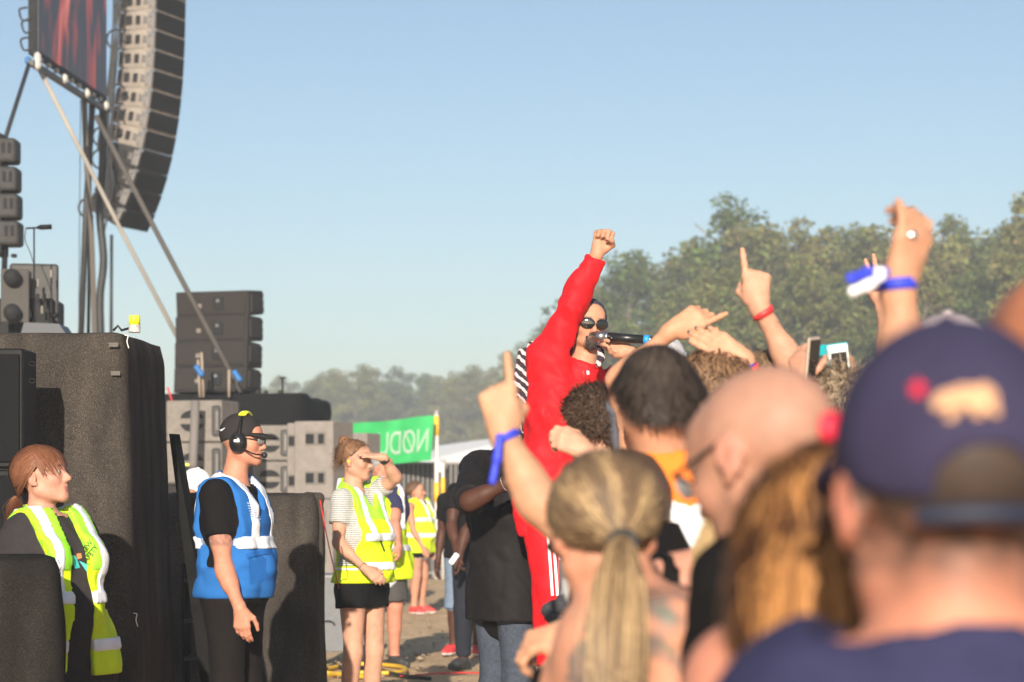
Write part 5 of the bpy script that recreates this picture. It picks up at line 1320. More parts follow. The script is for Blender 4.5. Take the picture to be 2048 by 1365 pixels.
s = person('man in black tee and dark trousers with hands clasped, left of the big guard', 950, 19.9, 1.78, (-.45, -.89), 'm', 1.08, skin=DARK, group=bgp, top='tee', top_m=BLACKT, legs_m=FAB('dark_trousers', (.02, .022, .03)), shoe=(.03, .028, .028), headpx=(1000, 920), lips=(.12, .04, .035), coarse=.018, hvox=.008,
           J={'shR': P(912, 985, 19.8), 'elR': P(903, 1052, 19.7), 'wrR': P(914, 1104, 19.55), 'neck': P(985, 968, 19.9), 'shL': P(985, 990, 20), 'elL': P(932, 1062, 19.6), 'wrL': P(919, 1112, 19.52)}, hands={'R': dict(f=(.1, 0, -1), pn=(1, 0, 0), vox=.007), 'L': dict(f=(.0, 0, -1), pn=(-1, 0, 0), vox=.007)}, sole=(.04, .04, .04))
tag(box('phone', (0, 0, 0), (.045, .02, .10), mat('phone_white', (.75, .74, .72), .4), bevel=.008, loc=P(908, 1118, 19.45), rot=Matrix.Rotation(R(35), 3, 'Y')), 'small white phone in the clasped hands left of the big guard', 'phone')
s = person('person in denim shorts and red shoes behind the man with clasped hands', 930, 21.8, 1.74, (-.3, -.95), 'm', 1.0, skin=DARK, group=bgp, top='tee', top_m=BLACKT, legs_m=JEANS_L, legs_to=1.15, shoe=(.6, .04, .04), headpx=(995, 940), coarse=.018, hvox=.009)
BW = s = person('person in green vest and white-fronted cap glimpsed behind the sloping brace', 402, 14.2, 1.56, (.8, -.6), 'f', 1.0, look=(.7, -.7, -.2), headpx=(393, 985), skin=TAN, group=crew, top='tee', top_m=BLACKT, legs_m=BLACKP, coarse=.018)
vest(s, NEONG, .72, (1.0, .85), .09, 0, .14); hair_base(s, s.root, (.06, .04, .03)); cap(s, FAB('white_cap', (.75, .73, .70)), s.root, True)

# ---- performer and guard
H_ = s = person('broad guard in black shirt and jeans holding the performer, seen from behind', 1010, 11.95, 1.88, (.86, .5), 'm', 1.16, skin=DARK, group='security', headpx=(1056, 815, .25), look=(.8, .6, -.1), legs_m=DENIM, coarse=.015, lips=(.12, .04, .035), legs_to=1.96,
           J={'shL': P(955, 936, 11.80), 'uch': P(1012, 945, 12.0), 'elL': P(938, 1004, 11.45), 'wrL': P(1014, 966, 11.38), 'elR': P(1075, 1010, 12.0), 'wrR': P(1110, 960, 11.9), 'neck': P(1026, 892, 12.05)},
           hands={'L': dict(f=(.95, .2, .15), pn=(0, 1, .2), pose='curl'), 'R': dict(f=(.9, .3, .2), pn=(-.3, 1, 0), pose='curl')})
G = Field(); torso(G, s, .022, belly=.05)
for n in 'LR': arm(G, s, n, .020, .98, sl=.016)
hemz = P(0, 1240, 11.95)[2]
for k in range(5): c = s.J['pel'] - UP * (.03 + .045 * k); G.rc(c - s.r * .10, c + s.r * .10, .135, .138, .05)
tee_finish(s, G, FAB('black_shirt', (.014, .012, .012), rough=.7), s.root, 'shirt', .006, hemz, .075, .010)
hair_base(s, s.root, (.015, .012, .01), .006)
for n, t in (('L', .9),):
    e, w_ = s.J['elL'], s.J['wrL']; ax = nrm(w_ - e); u = nrm(np.cross(ax, UP)); q_ = np.cross(ax, u); a = np.linspace(0, 6.283, 22, endpoint=False); c = e + (w_ - e) * .93
    V_, F_ = [], []
    for i, t_ in enumerate(a): V_.append(oct_v * .0065 + c + .033 * (math.cos(t_) * u + math.sin(t_) * q_)); F_.append(oct_f + 6 * i)
    emit('chain_bracelet', (np.concatenate(V_), np.concatenate(F_)), s, mat('chain', (.30, .28, .25), .3, .9), s.root)
I_ = s = person('performer in red tracksuit raising a fist and holding a microphone', 1100, 11.5, 1.82, (.62, -.78), 'm', .98, z0=.5, skin=(.56, .33, .23), group='performer on the barrier', headpx=(1177, 650, -.05), look=(.27, -.96, -.04), roll=.10, stubble=((.02, .015, .013), .9, 'goatee'), brow=(.05, .035, .03), hvox=.005, handvox=.0042, shoe=(.75, .74, .72),
           J={'pel': P(1102, 990, 11.5), 'waist': P(1110, 920, 11.5), 'chest': P(1128, 835, 11.48), 'uch': P(1140, 790, 11.46), 'neck': P(1166, 735, 11.46),
              'shR': P(1098, 722, 11.42), 'elR': P(1142, 622, 11.34), 'wrR': P(1195, 505, 11.28), 'shL': P(1232, 772, 11.6), 'elL': P(1298, 800, 11.35), 'wrL': P(1258, 704, 11.20),
              'hipR': P(1084, 1015, 11.42), 'hipL': P(1122, 1015, 11.6), 'knR': P(1104, 1172, 11.4), 'knL': P(1136, 1172, 11.62), 'anR': P(1110, 1335, 11.44), 'anL': P(1146, 1335, 11.68)},
           hands={'R': dict(f=(.30, -.05, .95), pn=(.35, -1, .1), pose='fist', hs=1.12), 'L': dict(f=(-.80, .08, .42), pn=(-.1, -1, .15), pose='grip', hs=1.12)})
G = Field(); torso(G, s, .020, k=.08)
arm(G, s, 'R', .020, 1.92, k=.03, sl=.010); arm(G, s, 'L', .020, 1.93, k=.03, sl=.012)
G.rc(s.J['shR'] - UP * .02 + s.r * .0, s.J['elR'] * .7 + s.J['shR'] * .3, .098, .070, .05); G.rc(s.J['chest'], s.J['shR'], .13, .10, .07); G.rc(s.J['chest'], s.J['shL'], .12, .085, .07); G.rc(s.J['elR'], s.J['elR'] * .4 + s.J['wrR'] * .6, .064, .05, .04)
for k in range(3): c = s.J['pel'] - UP * (.02 + .06 * k); G.rc(c - s.r * .06, c + s.r * .07, .122 - .006 * k, .122 - .006 * k, .05)
ff1 = folds(.007, 13, 1, (1, 1, .9))
G.rc(s.J['neck'] - UP * .02, s.J['neck'] + UP * .05 + s.f * .01, .092, .080, .02)
jk = tee_finish(s, G, RED, s.root, 'track_jacket', .011, s.J['pel'][2] - .20, .064, .0095, .052)
G = Field(); wz = s.J['pel'][2] + .06; c = s.J['pel']
G.rc(c - s.r * .075, c + s.r * .075, .122, .122, .05, [(V3(0, 0, wz), UP)])
for n in 'LR': leg(G, s, n, .030, 1.96, sl=.02)
tr = garment('track_trousers', s, G, RED, s.root, .011, folds(.006, 14, 2, (1, 1, .45)))
for k in range(3):
    x0 = 1097 + 10 * k
    for o_ in (tr,): decal('stripe', o_, s, *strip_pix([(x0 - 3, 1050), (x0 + 3, 1120), (x0 + 8, 1192)], 5.5, 24), mat('stripe_white', (.78, .77, .75), .6), o_, .012)
decal('jacket_zip', jk, s, *strip_pix([(1166, 742), (1176, 790), (1180, 850), (1178, 900)], 2.5, 24), mat('zip_red', (.30, .006, .01), .5), jk, .006); decal('emblem', jk, s, *blob_pix([(1173, 742), (1178, 742), (1179, 749), (1174, 750)]), mat('stripe_white'), jk, .008)
# striped head scarf
m_s = mat('scarf_cloth', (.04, .03, .05), .85); N = m_s.node_tree.nodes; L = m_s.node_tree.links; w = N.new('ShaderNodeTexWave'); w.bands_direction = 'DIAGONAL'; w.inputs['Scale'].default_value = 12; w.inputs['Distortion'].default_value = 2.5; w.inputs['Detail'].default_value = 2; w.inputs['Detail Scale'].default_value = 2
rp = N.new('ShaderNodeValToRGB'); e = rp.color_ramp.elements; e[0].position = .45; e[0].color = (.022, .016, .028, 1); e[1].position = .72; e[1].color = (.55, .45, .44, 1); q = e.new(.56); q.color = (.16, .03, .045, 1)
tcn = [n for n in N if n.bl_idname == 'ShaderNodeTexCoord'][0]; L.new(tcn.outputs['Object'], w.inputs['Vector']); L.new(w.outputs['Fac'], rp.inputs[0]); L.new(rp.outputs[0], N['Principled BSDF'].inputs['Base Color'])
m_b = mat('bandana_cloth', (.03, .025, .05), .85, noise=(50, .8))
G = Field(); G.el(s.W(0, -.016, .036), V3(.086, .106, .092), s.M, .01); G.rc(s.W(-.07, -.03, -.02), s.W(-.075, -.02, -.11), .02, .018, .03); G.rc(s.W(.07, -.05, -.02), s.W(.05, -.09, -.12), .03, .025, .03)
def post(p, D):
    l = (p - s.J['head']) @ s.M; D = D + .004 * wob(l * [1, 1, 3], 60, 2) ; return np.maximum(D, np.where(l[:, 1] > -.005, .016 - l[:, 2] - .12 * np.abs(l[:, 0]), -.2 - l[:, 2])).astype(np.float32)
G.post = post; bd = emit('bandana', G.mesh(.006), s, m_b, s.root)
def ribbon(name, pts, w, m, s_, parent, thick=.012, h=.008, amp=.006, fr=45):
    G = Field()
    for i in range(len(pts) - 1):
        a_, b_ = np.asarray(pts[i], float), np.asarray(pts[i + 1], float)
        for k in np.linspace(-1, 1, max(3, int(w / .016))):
            sd = nrm(np.cross(b_ - a_, V3(0, 1, .01))) * k * w / 2; G.rc(a_ + sd, b_ + sd, thick, thick, .012)
    G.post = folds(amp, fr, 1, (1, 1, .15)); return emit(name, G.mesh(h), s_, m, parent)
ribbon('scarf', [P(1150, 735, 11.56), P(1090, 708, 11.66), P(1056, 704, 11.62), P(1044, 770, 11.60), P(1036, 835, 11.58), P(1034, 872, 11.58)], .075, m_s, s, s.root, .014)
ribbon('scarf_end', [P(1199, 690, 11.26), P(1203, 715, 11.24), P(1197, 729, 11.24)], .016, m_s, s, s.root, .007, .005, .002)
glasses(s, s.root, big=1.12)
G = Field(); G.el(s.W(0, .076, -.100), V3(.027, .019, .025), s.M, .01); G.rc(s.W(-.026, .078, -.066), s.W(-.018, .084, -.09), .006, .008, .01); G.rc(s.W(.026, .078, -.066), s.W(.018, .084, -.09), .006, .008, .01)
for q in (1, -1): G.rc(s.W(q * .026, .082, -.062), s.W(0, .0965, -.047), .0055, .006, .006)
G.post = folds(.002, 160, 2); v, f = G.mesh(.004); emit('goatee', (v, f), s, HAIRM(), s.root, np.tile(V3(.035, .026, .022), (len(v), 1)) * (1 + .6 * wob(v, 220, 1)[:, None]))
band(None, s, 'L', .95, .010, (.8, .7, .1), 'yellow_cuff', s.root, .024, mat('cuff_yellow', (.8, .62, .1), .6))
a_, b_ = P(1198, 673, 11.17), P(1310, 681, 11.13); ax = b_ - a_
r = empty('microphone', (a_ + b_) / 2, 'black wireless microphone with blue ring held at the performer\'s mouth', 'microphone'); mb = (a_ + b_) / 2
def seg(name, t0, t1, r0, r1, m, parent=r): v, f = tube_np(np.array([a_ + ax * t0, a_ + ax * t1]) - mb, [r0, r1], 16); return put(name, poly_mesh(name, v, f), m, parent)
seg('grille', -.06, .12, .022, .027, mat('mic_grille', (.35, .34, .33), .35, .9)); seg('collar', .12, .16, .027, .024, STEEL); seg('handle', .16, .80, .0225, .020, mat('mic_black', (.012, .012, .012), .35)); seg('ring', .80, .90, .0212, .0212, mat('mic_blue', (.02, .28, .72), .45)); seg('end_ring', .90, .93, .021, .021, STEEL); seg('antenna', .93, 1.06, .017, .013, mat('mic_black'))

# ---- crowd barrier, bag and bottle
r = empty('crowd_barrier', P(1120, 1365, 6.2) * V3(1, 1, 0), 'white metal crowd barrier with sloping slats behind the lowered hand', 'barrier'); bb = np.array(r.location)
WM = mat('barrier_white', (.70, .69, .66), .45, .2, noise=(14, .12))
for k in range(5):
    t_ = P(1174 + 19 * k, 1160 + 3 * k, 6.0 + .12 * k) - bb; lo = t_ + V3(-.46, 0, 0); lo[2] = .06; d_ = t_ - lo
    v = np.array([lo, lo + V3(.020, .05, 0), t_ + V3(.020, .05, 0), t_]); v = np.concatenate([v, v + V3(.006, -.012, .0) + V3(0, .03, 0)]); v[4:] += V3(.004, .03, 0)
    put('slat', poly_mesh('slat', v, [(0, 1, 2, 3), (7, 6, 5, 4), (1, 0, 4, 5), (2, 1, 5, 6), (3, 2, 6, 7), (0, 3, 7, 4)], False), WM, r)
tp0 = P(1174, 1158, 5.95) - bb
tube('top_rail', np.array([tp0 + V3(0, -.1, .0), tp0 + V3(.14, 5.6, .0)]), .026, WM, r, 12); tube('foot_rail', np.array([V3(-.40, -.2, .04), V3(-.25, 5.4, .04)]), .03, ALU, r, 10)
box('step_plate', (-.28, 3.6, .47), (.36, 3.6, .03), ALU, r, bevel=.006); 
for y in (1.9, 3.6, 5.3):
    box('post', (-.16, y, .24), (.05, .05, .44), ALU, r, bevel=.004); tube('upright', np.array([V3(.02, y, .48), V3(.12, y, tp0[2])]), .022, ALU, r, 10)
box('front_sheet', (.10, 3.4, .62), (.012, 4.2, 1.0), mat('barrier_sheet', (.33, .33, .32), .5, .5), r, bevel=.002)
G = Field(); bq = P(1120, 1230, 6.7)
G.rc(P(1095, 1222, 6.7), P(1150, 1200, 6.7), .024, .03, .02); G.rc(P(1095, 1235, 6.66), P(1140, 1262, 6.66), .018, .03, .015); G.rc(P(1140, 1215, 6.75), P(1165, 1260, 6.75), .035, .045, .02); G.rc(P(1100, 1228, 6.62), P(1128, 1244, 6.60), .010, .012, .006, op='s')
G.post = folds(.006, 40, 3, (1, 1, 1)); v, f = G.mesh(.007); o = put('bag', mesh_np('bag', v - bq, f), FAB('bag_cloth', (.05, .05, .055)), None, bq); tag(o, 'crumpled charcoal bag slung on the barrier beside the red trousers', 'bag')
r = empty('plastic_bottle', P(1354, 708, 8.2), 'small clear plastic bottle blurred beside the pointing hand', 'bottle', rot=(0, R(-25), 0)); lathe('shell', [(.0, -.075), (.028, -.075), (.030, -.06), (.028, .03), (.012, .062), (.012, .075)], mat('clear_plastic', (.85, .88, .92), .12, trans=.75), r); lathe('cap', [(.0, .09), (.014, .09), (.014, .074), (0, .074)], mat('cap_white', (.8, .8, .8), .5), r)

# ---- crowd
HB = {'blue': mat('wrist_blue', (.03, .05, .55), .6, noise=(60, .5)), 'red': mat('wrist_red', (.75, .04, .04), .5), 'purple': mat('wrist_purple', (.05, .02, .35), .6)}
K = s = person('fan raising a pointing left forefinger, blue ribbon on the wrist', 1280, 5.0, 1.60, (-.9, .43), 'm', .92, headpx=(1240, 1020), look=(-.5, .85, 0), skin=(.60, .37, .25), top='tee', top_m=BLACKT, legs_m=DENIM, handvox=.004,
               J={'shL': P(1192, 1090, 4.95), 'elL': P(1078, 1008, 4.92), 'wrL': P(1006, 866, 4.92), 'elR': P(1240, 1300, 5.2), 'wrR': P(1134, 1264, 5.24)}, hands={'L': dict(f=(-.14, .05, 1), pn=(.15, 1, 0), pose='point', hs=1.0), 'R': dict(f=(-.92, -.1, -.28), pn=(-.1, .5, -1), pose='curl')})
hair_base(s, s.root, (.1, .06, .04)); wb = band(None, s, 'L', .93, .016, None, 'wristband', s.root, .004, HB['blue'])
ribbon('ribbon_end', [P(1000, 872, 4.86), P(995, 915, 4.86), P(984, 965, 4.86)], .010, HB['blue'], s, s.root, .003, .004, .001); band(None, s, 'R', .80, .022, None, 'wristband', s.root, .005, HB['purple'])
def tatt_L(s, v, l, cs, bl):
    q = v - (s.J['shR'] * .6 + s.J['elR'] * .4); near = np.linalg.norm(q, axis=1) < .17
    bl(near * np.clip(wob(v, 42, 3) * 2.2 + .55, 0, 1), (.13, .12, .11), .85); bl(near * (wob(v, 60, 6) > .5), (.10, .16, .12), .5)
L_ = s = person('woman with dirty blonde ponytail and tattooed shoulder seen from behind', 1288, 3.9, 1.55, (-.75, .66), 'f', 1.0, headpx=(1208, 1066), look=(-.06, .95, -.32), skin=(.62, .34, .24), top='tube', top_m=BLACKT, legs_m=DENIM, skinfn=tatt_L,
                J={'neck': P(1240, 1195, 3.92), 'shL': P(1226, 1296, 3.82), 'shR': P(1334, 1258, 3.74), 'uch': P(1284, 1275, 3.92), 'chest': P(1290, 1370, 3.92), 'elL': P(1232, 1540, 3.76), 'elR': P(1350, 1560, 3.74), 'wrL': P(1200, 1600, 3.5), 'wrR': P(1330, 1720, 3.8)}, hs=.96, coarse=.012)
BL1, BL2 = (.13, .083, .048), (.56, .38, .19)
def stk(u, g): return np.clip(.40 + .5 * np.sin(u[:, 0] * 9 + u[:, 2] * 3) + .25 * g.normal(size=len(u)) - .75 * np.clip(u[:, 2] - .15, 0, 1), 0, 1)
hair_base(s, s.root, (.14, .085, .045), .012, dz=-.12); strands(s, s.root, 9500, 'tie', BL1, BL2, tie=(.015, -.128, -.055), seg=8, width=.0024, dz=-.12, layer=.05, jitter=.05, streak=stk,
        tail=([(.012, -.142, -.075), (.006, -.158, -.14), (.0, -.155, -.22), (-.004, -.145, -.31)], [.006, .012, .015, .014]), curl=.004, cfreq=.9)
G = Field(); a = np.linspace(0, 6.283, 14)
for i in range(13): G.rc(s.W(.016 + .020 * math.cos(a[i]), -.136, -.062 + .020 * math.sin(a[i])), s.W(.016 + .020 * math.cos(a[i + 1]), -.136, -.062 + .020 * math.sin(a[i + 1])), .006, .006, .004)
emit('hair_tie', G.mesh(.004), s, RUBBER, s.root)
M_ = s = person('man with short curly dark hair and a raised fist at his chin, facing the performer', 1240, 7.7, 1.76, (-.85, .52), 'm', 1.0, hs=.95, headpx=(1187, 852), look=(-.55, .83, .0), skin=(.64, .40, .30), top='tee', top_m=BLACKT, legs_m=DENIM, J={'elL': P(1215, 1010, 7.4), 'wrL': P(1172, 905, 7.42)}, hands={'L': dict(f=(-.75, -.1, .45), pn=(-.2, .9, -.3), pose='curl')})
DB1, DB2 = (.022, .013, .009), (.11, .065, .04)
hair_base(s, s.root, DB1, .016, lump=.006); strands(s, s.root, 4200, 'short', DB1, DB2, length=.040, seg=8, width=.0032, curl=.0065, cfreq=1.5, lift=.06, layer=.12, jitter=.3)
N_ = s = person('man with neat black hair in white jacket with orange collar', 1325, 5.1, 1.735, (-.35, .94), 'm', 1.0, hs=.90, headpx=(1308, 798), look=(-.24, .97, .0), skin=(.60, .33, .22), top='long', top_m=WHITEJ, legs_m=DENIM, handvox=.008, J={'neck': P(1330, 935, 5.12), 'elL': P(1290, 1120, 5.4), 'wrL': P(1265, 1010, 5.62)})
BK1, BK2 = (.010, .008, .007), (.075, .055, .042)
hair_base(s, s.root, BK1, .005, dz=-.08, lump=.003); strands(s, s.root, 8000, 'short', BK1, BK2, var=.8, length=.055, seg=7, width=.0022, lift=.02, layer=.05, jitter=.07, grav=.8, dz=.02, part=.2)
glasses(s, s.root)
G = Field(); torso(G, s, .027); nk = s.J['neck'][2]; G.rc(s.J['neck'] - UP * .03, s.J['neck'] + UP * .045, .088, .074, .02); G.rc(s.J['neck'], s.J['head'] - UP * .02, .066, .066, .006, op='s')
ff2 = folds(.003, 20)
G.post = lambda p, D: np.maximum(ff2(p, D), np.maximum(nk - .085 - p[:, 2] + .35 * np.abs((p - s.J['neck']) @ s.r), p[:, 2] - nk - .035)).astype(np.float32)
emit('orange_collar', G.mesh(.009), s, ORANGE, s.root)
for n in 'R': G = Field(); arm(G, s, n, .019, 1.9); emit('blue_sleeve', G.mesh(.012), s, FAB('blue_sleeve', (.02, .06, .16)), s.root)
O_ = s = person('woman with curly brown hair and orange top reaching out a hand with dark nails', 1422, 6.9, 1.72, (-.4, .92), 'f', 1.0, headpx=(1416, 812), look=(-.5, .86, 0), skin=(.62, .38, .26), top='tank', top_m=ORANGE, legs_m=DENIM, handvox=.004, J={'shR': P(1500, 905, 6.95), 'elR': P(1556, 842, 6.9), 'wrR': P(1484, 716, 6.85)}, hands={'R': dict(f=(-.84, -.05, .46), pn=(.1, 1, .1), pose=([(10, 12, 8), (14, 16, 10), (18, 18, 10), (26, 20, 12)], [(.75, .62, .1), (.92, .3, .1), (.97, .15, .1)]), hs=1.0)})
CB1, CB2 = (.06, .032, .018), (.25, .14, .07)
hair_base(s, s.root, CB1, .022, dz=-.2); strands(s, s.root, 4000, 'down', CB1, CB2, length=.24, seg=12, width=.0045, curl=.012, cfreq=1.3, layer=.28, jitter=.12)
for (n, i), (tp_, dr, bk) in list(s.ftips.items()):
    if n == 'R': G = Field().el(tp_ + bk * .0045 - dr * .001, V3(.0055, .0055, .0055), None); emit('nail', G.mesh(.0025), s, mat('nail_teal', (.01, .05, .05), .2), s.root)
band(None, s, 'R', .90, .020, None, 'wristband', s.root, .004, HB['blue']); band(None, s, 'R', .80, .022, None, 'wristband', s.root, .004, HB['red'])
P_ = s = person('bald man in dark-rimmed glasses, head bowed to the left', 1610, 3.45, 1.60, (-.75, .66), 'm', .95, headpx=(1522, 924), look=(-.66, .66, -.36), roll=-.05, hs=1.14, skin=(.46, .27, .20), top='tee', top_m=BLACKT, legs_m=DENIM, blush=.3, J={'neck': P(1556, 1130, 3.45)}, stubble=((.42, .26, .20), .25, 0.0), hvox=.006)
glasses(s, s.root, name='spectacles', clear=True, big=.85, h=.003)
Q_ = s = person('woman with long wavy golden brown hair between the bald man and navy cap', 1670, 2.5, 1.46, (-.5, .86), 'f', 1.0, headpx=(1684, 1150), look=(-.5, .86, -.05), skin=RUDDY, top='tank', top_m=BLACKT, legs_m=DENIM, hs=.94, J={'neck': P(1660, 1290, 2.5), 'shL': P(1490, 1370, 2.52), 'shR': P(1810, 1420, 2.55), 'uch': P(1660, 1400, 2.54)})
QB1, QB2 = (.06, .024, .011), (.50, .23, .075)
def stq(u, g): return np.clip(.22 + .75 * np.sin(u[:, 0] * 10 + u[:, 1] * 6) + .25 * g.normal(size=len(u)), 0, 1)
hair_base(s, s.root, (.10, .05, .025), .012, dz=-.2); strands(s, s.root, 13000, 'down', QB1, QB2, length=.46, seg=14, width=.003, curl=.009, cfreq=.8, layer=.24, jitter=.10, streak=stq)
G = Field(); c = P(1668, 858, 2.5)
for a in np.linspace(0, 6.28, 7)[:-1]: G.el(c + s.M @ V3(.011 * math.cos(a), 0, .011 * math.sin(a)), .009, None, .008)
emit('red_hair_clip', G.mesh(.005), s, mat('clip_red', (.7, .01, .04), .5), s.root)
def buzz(s, v, l, cs, bl):
    k = (np.linalg.norm(l, axis=1) < .16) * (l[:, 1] < .012) * (np.abs(l[:, 0]) < .0795) * np.clip((l[:, 2] + .088) / .045, 0, 1)
    bl(k * np.clip(.85 + .3 * wob(l, 130, 4), 0, 1), (.05, .035, .027), .93)
R_ = s = person('man in navy cap with tan bear and red star, nearest on the right', 1897, 2.05, 1.53, (-.10, .99), 'm', 1.0, headpx=(1893, 1000), look=(-.10, .98, -.10), hs=1.12, skin=(.62, .30, .21), legs_m=DENIM, J={'neck': P(1908, 1300, 2.02), 'shL': P(1660, 1520, 2.05), 'shR': P(2170, 1510, 2.05), 'uch': P(1910, 1480, 2.05), 'chest': P(1910, 1660, 2.05)}, stubble=((.05, .035, .027), .95, -.1), skinfn=buzz, hvox=.0055)
G = Field(); torso(G, s, .024)
for n in 'LR': arm(G, s, n, .020, .6, sl=.01)
tee_finish(s, G, NAVY, s.root, 'shirt', .002, None, .076, .010, -.005)
cpR = cap(s, FAB('navy_cap', (.040, .035, .072), noise=(20, .1)), s.root, True, .008, back=True, deep=.010)
bear = [(1862, 812), (1868, 796), (1884, 782), (1905, 778), (1922, 770), (1950, 772), (1968, 766), (1982, 772), (1994, 786), (1996, 806), (2000, 830), (1986, 832), (1978, 818), (1962, 816), (1966, 834), (1950, 836), (1942, 818), (1922, 818), (1906, 842), (1890, 842), (1898, 820), (1882, 816), (1872, 822)]
decal('bear_emblem', cpR, s, *blob_pix(bear), mat('bear_tan', (.55, .30, .16), .8, noise=(60, .35)), cpR, .004)
star = [(1836 + (22 if i % 2 == 0 else 10) * math.sin(i * math.pi / 5), 778 - (22 if i % 2 == 0 else 10) * math.cos(i * math.pi / 5)) for i in range(10)]
decal('star_emblem', cpR, s, *blob_pix(star), mat('star_red', (.7, .015, .05), .7), cpR, .004)
a = np.linspace(-.62, .62, 14); emit('cap_strap', (lambda q: (q[0], np.array(q[1])))(tube_np(np.array([s.W(.083 * math.sin(t) * 1.0, -.013 - .103 * math.cos(t), -.022) for t in a]), .009, 8)), s, mat('strap_navy', (.012, .016, .035), .6), cpR)
s = person('tanned bald person cut off by the right picture edge', 2130, 2.7, 1.64, (-.2, .98), 'm', 1.0, headpx=(2118, 740), skin=(.42, .19, .11), top='tee', top_m=MUTED, legs_m=DENIM, coarse=.018, hvox=.009)
T_ = s = person('fan in pale cap raising a ringed hand tied with blue ribbon', 1880, 4.2, 1.73, (-.3, .95), 'm', 1.0, headpx=(1888, 790), skin=(.58, .34, .23), top='tee', top_m=MUTED, legs_m=DENIM, handvox=.0042, J={'shL': P(1800, 905, 4.2), 'elL': P(1812, 760, 4.1), 'wrL': P(1795, 574, 4.1)}, hands={'L': dict(f=(.28, -.1, .95), pn=(-.65, .75, .0), pose=([(35, 60, 40), (38, 62, 40), (30, 50, 30), (14, 20, 10)], [(.85, .45, .2), (.95, .2, .2), (.98, .05, .15)]), hs=1.06)})
cap(s, FAB('pale_cap', (.62, .52, .50)), s.root, True, .012); band(None, s, 'L', 1.02, .020, None, 'wristband', s.root, .006, HB['blue'])
G = Field(); tpR = s.J['wrL'] + nrm(V3(.28, -.1, .95)) * .088 + V3(-.006, -.020, 0); G.el(tpR, V3(.012, .008, .009), None); emit('ring', G.mesh(.003), s, mat('silver', (.8, .8, .8), .2, 1.0), s.root)
ribbon('ribbon_end', [P(1772, 545, 4.02), P(1735, 545, 4.0), P(1700, 558, 3.98)], .010, HB['blue'], s, s.root, .003, .004, .001); ribbon('ribbon_end', [P(1765, 552, 4.0), P(1738, 570, 3.98), P(1704, 584, 3.97)], .008, mat('ribbon_white', (.8, .79, .8), .6), s, s.root, .003, .004, .001)
G = Field().el(P(1760, 545, 4.0), V3(.012, .01, .010), None); emit('ribbon_knot', G.mesh(.004), s, MATS['ribbon_white'], s.root)
V_p = s = person('person with tousled sandy grey hair filming with a dark phone', 1655, 7.0, 1.755, (-.3, .95), 'f', 1.0, hs=.95, headpx=(1658, 832), skin=(.60, .36, .27), top='tee', top_m=GREEN_T, legs_m=DENIM, handvox=.0045, J={'elL': P(1618, 880, 6.85), 'wrL': P(1604, 768, 6.88)}, hands={'L': dict(f=(-.12, 0, 1), pn=(.75, .65, 0), pose='grip')})
SG1, SG2 = (.20, .14, .09), (.52, .40, .27)
hair_base(s, s.root, SG1, .016); strands(s, s.root, 3500, 'short', SG1, SG2, length=.07, seg=7, width=.0035, curl=.005, lift=.08, layer=.18, jitter=.3)
r = empty('phone', P(1624, 722, 6.84), 'dark phone in a tan case held up left of the teal phone', 'phone', rot=(R(8), R(-6), R(58))); box('case', (0, 0, 0), (.075, .010, .135), mat('case_tan', (.42, .33, .25), .5), r, bevel=.004); box('screen', (0, -.0062, 0), (.066, .002, .12), mat('glass_black', (.01, .01, .012), .08), r, bevel=.0005)
Z_ = s = person('hidden fan holding up a phone in an open teal flip case', 1735, 7.2, 1.66, (-.3, .95), 'f', 1.0, headpx=(1760, 850), skin=TAN, top='tee', top_m=MUTED, legs_m=DENIM, handvox=.005, J={'elL': P(1722, 870, 7.1), 'wrL': P(1706, 772, 7.1)}, hands={'L': dict(f=(-.25, 0, 1), pn=(-.85, .5, 0), pose='grip')})
hair_base(s, s.root, (.05, .03, .02)); strands(s, s.root, 500, 'down', (.05, .03, .02), length=.2, seg=6, width=.007)
r = empty('phone', P(1672, 733, 7.05), 'white phone in an open teal flip case held above the crowd', 'phone', rot=(R(6), R(-8), R(8)))
box('body', (.010, 0, 0), (.062, .012, .125), mat('phone_body_white', (.8, .8, .79), .4), r, bevel=.005, seg=2); box('screen', (.010, -.0072, -.004), (.048, .002, .088), mat('screen_dim', (.03, .028, .028), .12), r, bevel=.0005)
fl = box('flip_cover', (-.050, .006, .004), (.062, .006, .125), mat('case_teal', (.01, .38, .42), .45), r, rot=Matrix.Rotation(R(22), 3, 'Z'), bevel=.003); box('card_slot', (-.052, -.001, .026), (.036, .003, .022), mat('slot_dark', (.02, .06, .07), .4), fl, rot=Matrix.Rotation(R(22), 3, 'Z'), bevel=.001); box('back_cover', (.010, .008, 0), (.068, .006, .131), mat('case_teal'), r, bevel=.003)
W_ = s = person('fan with raised forefinger and red wristband, arm bare to the elbow', 1540, 7.3, 1.80, (-.3, .95), 'm', 1.0, headpx=(1527, 792), skin=(.60, .37, .27), top='tee', top_m=MUTED, legs_m=DENIM, handvox=.004, J={'shR': P(1598, 880, 7.3), 'elR': P(1598, 756, 7.15), 'wrR': P(1518, 612, 7.1)}, hands={'R': dict(f=(-.10, -.05, 1), pn=(-.1, 1, 0), pose='point', hs=1.06)})
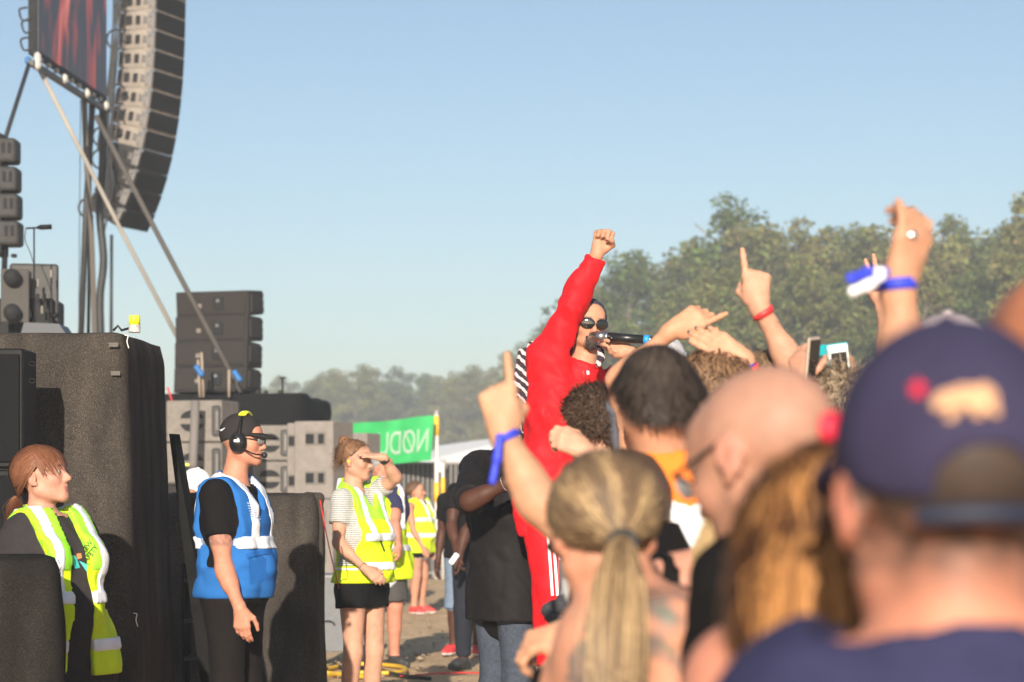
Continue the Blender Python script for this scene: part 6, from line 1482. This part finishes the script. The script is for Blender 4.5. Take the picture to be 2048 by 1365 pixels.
hair_base(s, s.root, (.25, .16, .09), .014); strands(s, s.root, 2500, 'short', (.2, .12, .06), (.45, .30, .17), length=.06, seg=6, width=.003, layer=.1, jitter=.15); band(None, s, 'R', .91, .019, None, 'wristband', s.root, .005, HB['red'])
X_ = s = person('fan hidden behind the black-haired man, thin bracelet on the pointing arm', 1310, 7.5, 1.70, (.7, .7), 'f', 1.0, headpx=(1318, 862), skin=(.62, .36, .24), top='tee', top_m=MUTED, legs_m=DENIM, handvox=.004, J={'shL': P(1262, 850, 7.6), 'elL': P(1235, 760, 7.5), 'wrL': P(1346, 660, 7.42)}, hands={'L': dict(f=(.86, -.05, .45), pn=(.1, 1, -.2), pose=([(4, 6, 4), (38, 62, 40), (48, 66, 40), (52, 66, 40)], [(.82, .52, .1), (.95, .2, .1), (.97, .05, .1)]), hs=1.05)})
hair_base(s, s.root, (.04, .02, .015)); band(None, s, 'L', .93, .006, None, 'bracelet', s.root, .004, mat('bracelet_mauve', (.4, .2, .25), .5))
BB_ = s = person('hidden fan making a two-finger peace sign behind the ringed hand', 1800, 8.0, 1.72, (-.2, .98), 'f', 1.0, headpx=(1815, 830), skin=(.62, .38, .28), top='tee', top_m=MUTED, legs_m=DENIM, J={'shL': P(1790, 870, 8.0), 'elL': P(1780, 740, 7.95), 'wrL': P(1766, 606, 7.9)}, hands={'L': dict(f=(-.1, 0, 1), pn=(-.2, -1, 0), pose='peace', spread=.16)})
hair_base(s, s.root, (.1, .06, .04))
CC_ = s = person('short person with pale blonde ponytail and black top beside the white jacket', 1400, 4.4, 1.47, (-.3, .95), 'f', .92, headpx=(1528, 1058), look=(.5, .86, -.2), skin=(.60, .33, .25), top='tank', top_m=BLACKT, legs_m=DENIM, J={'shL': P(1350, 1165, 4.4), 'neck': P(1440, 1140, 4.4)})
hair_base(s, s.root, (.35, .23, .11)); strands(s, s.root, 1800, 'tie', (.28, .17, .07), (.62, .44, .22), tie=(-.02, -.115, .0), seg=6, width=.004, tail=([(-.03, -.135, -.02), (-.03, -.14, -.07), (-.03, -.125, -.11)], [.008, .013, .014]))
print('SCRIPT', round(time.time() - T0, 1), 'tris', sum(len(m.polygons) for m in bpy.data.meshes) * 2)
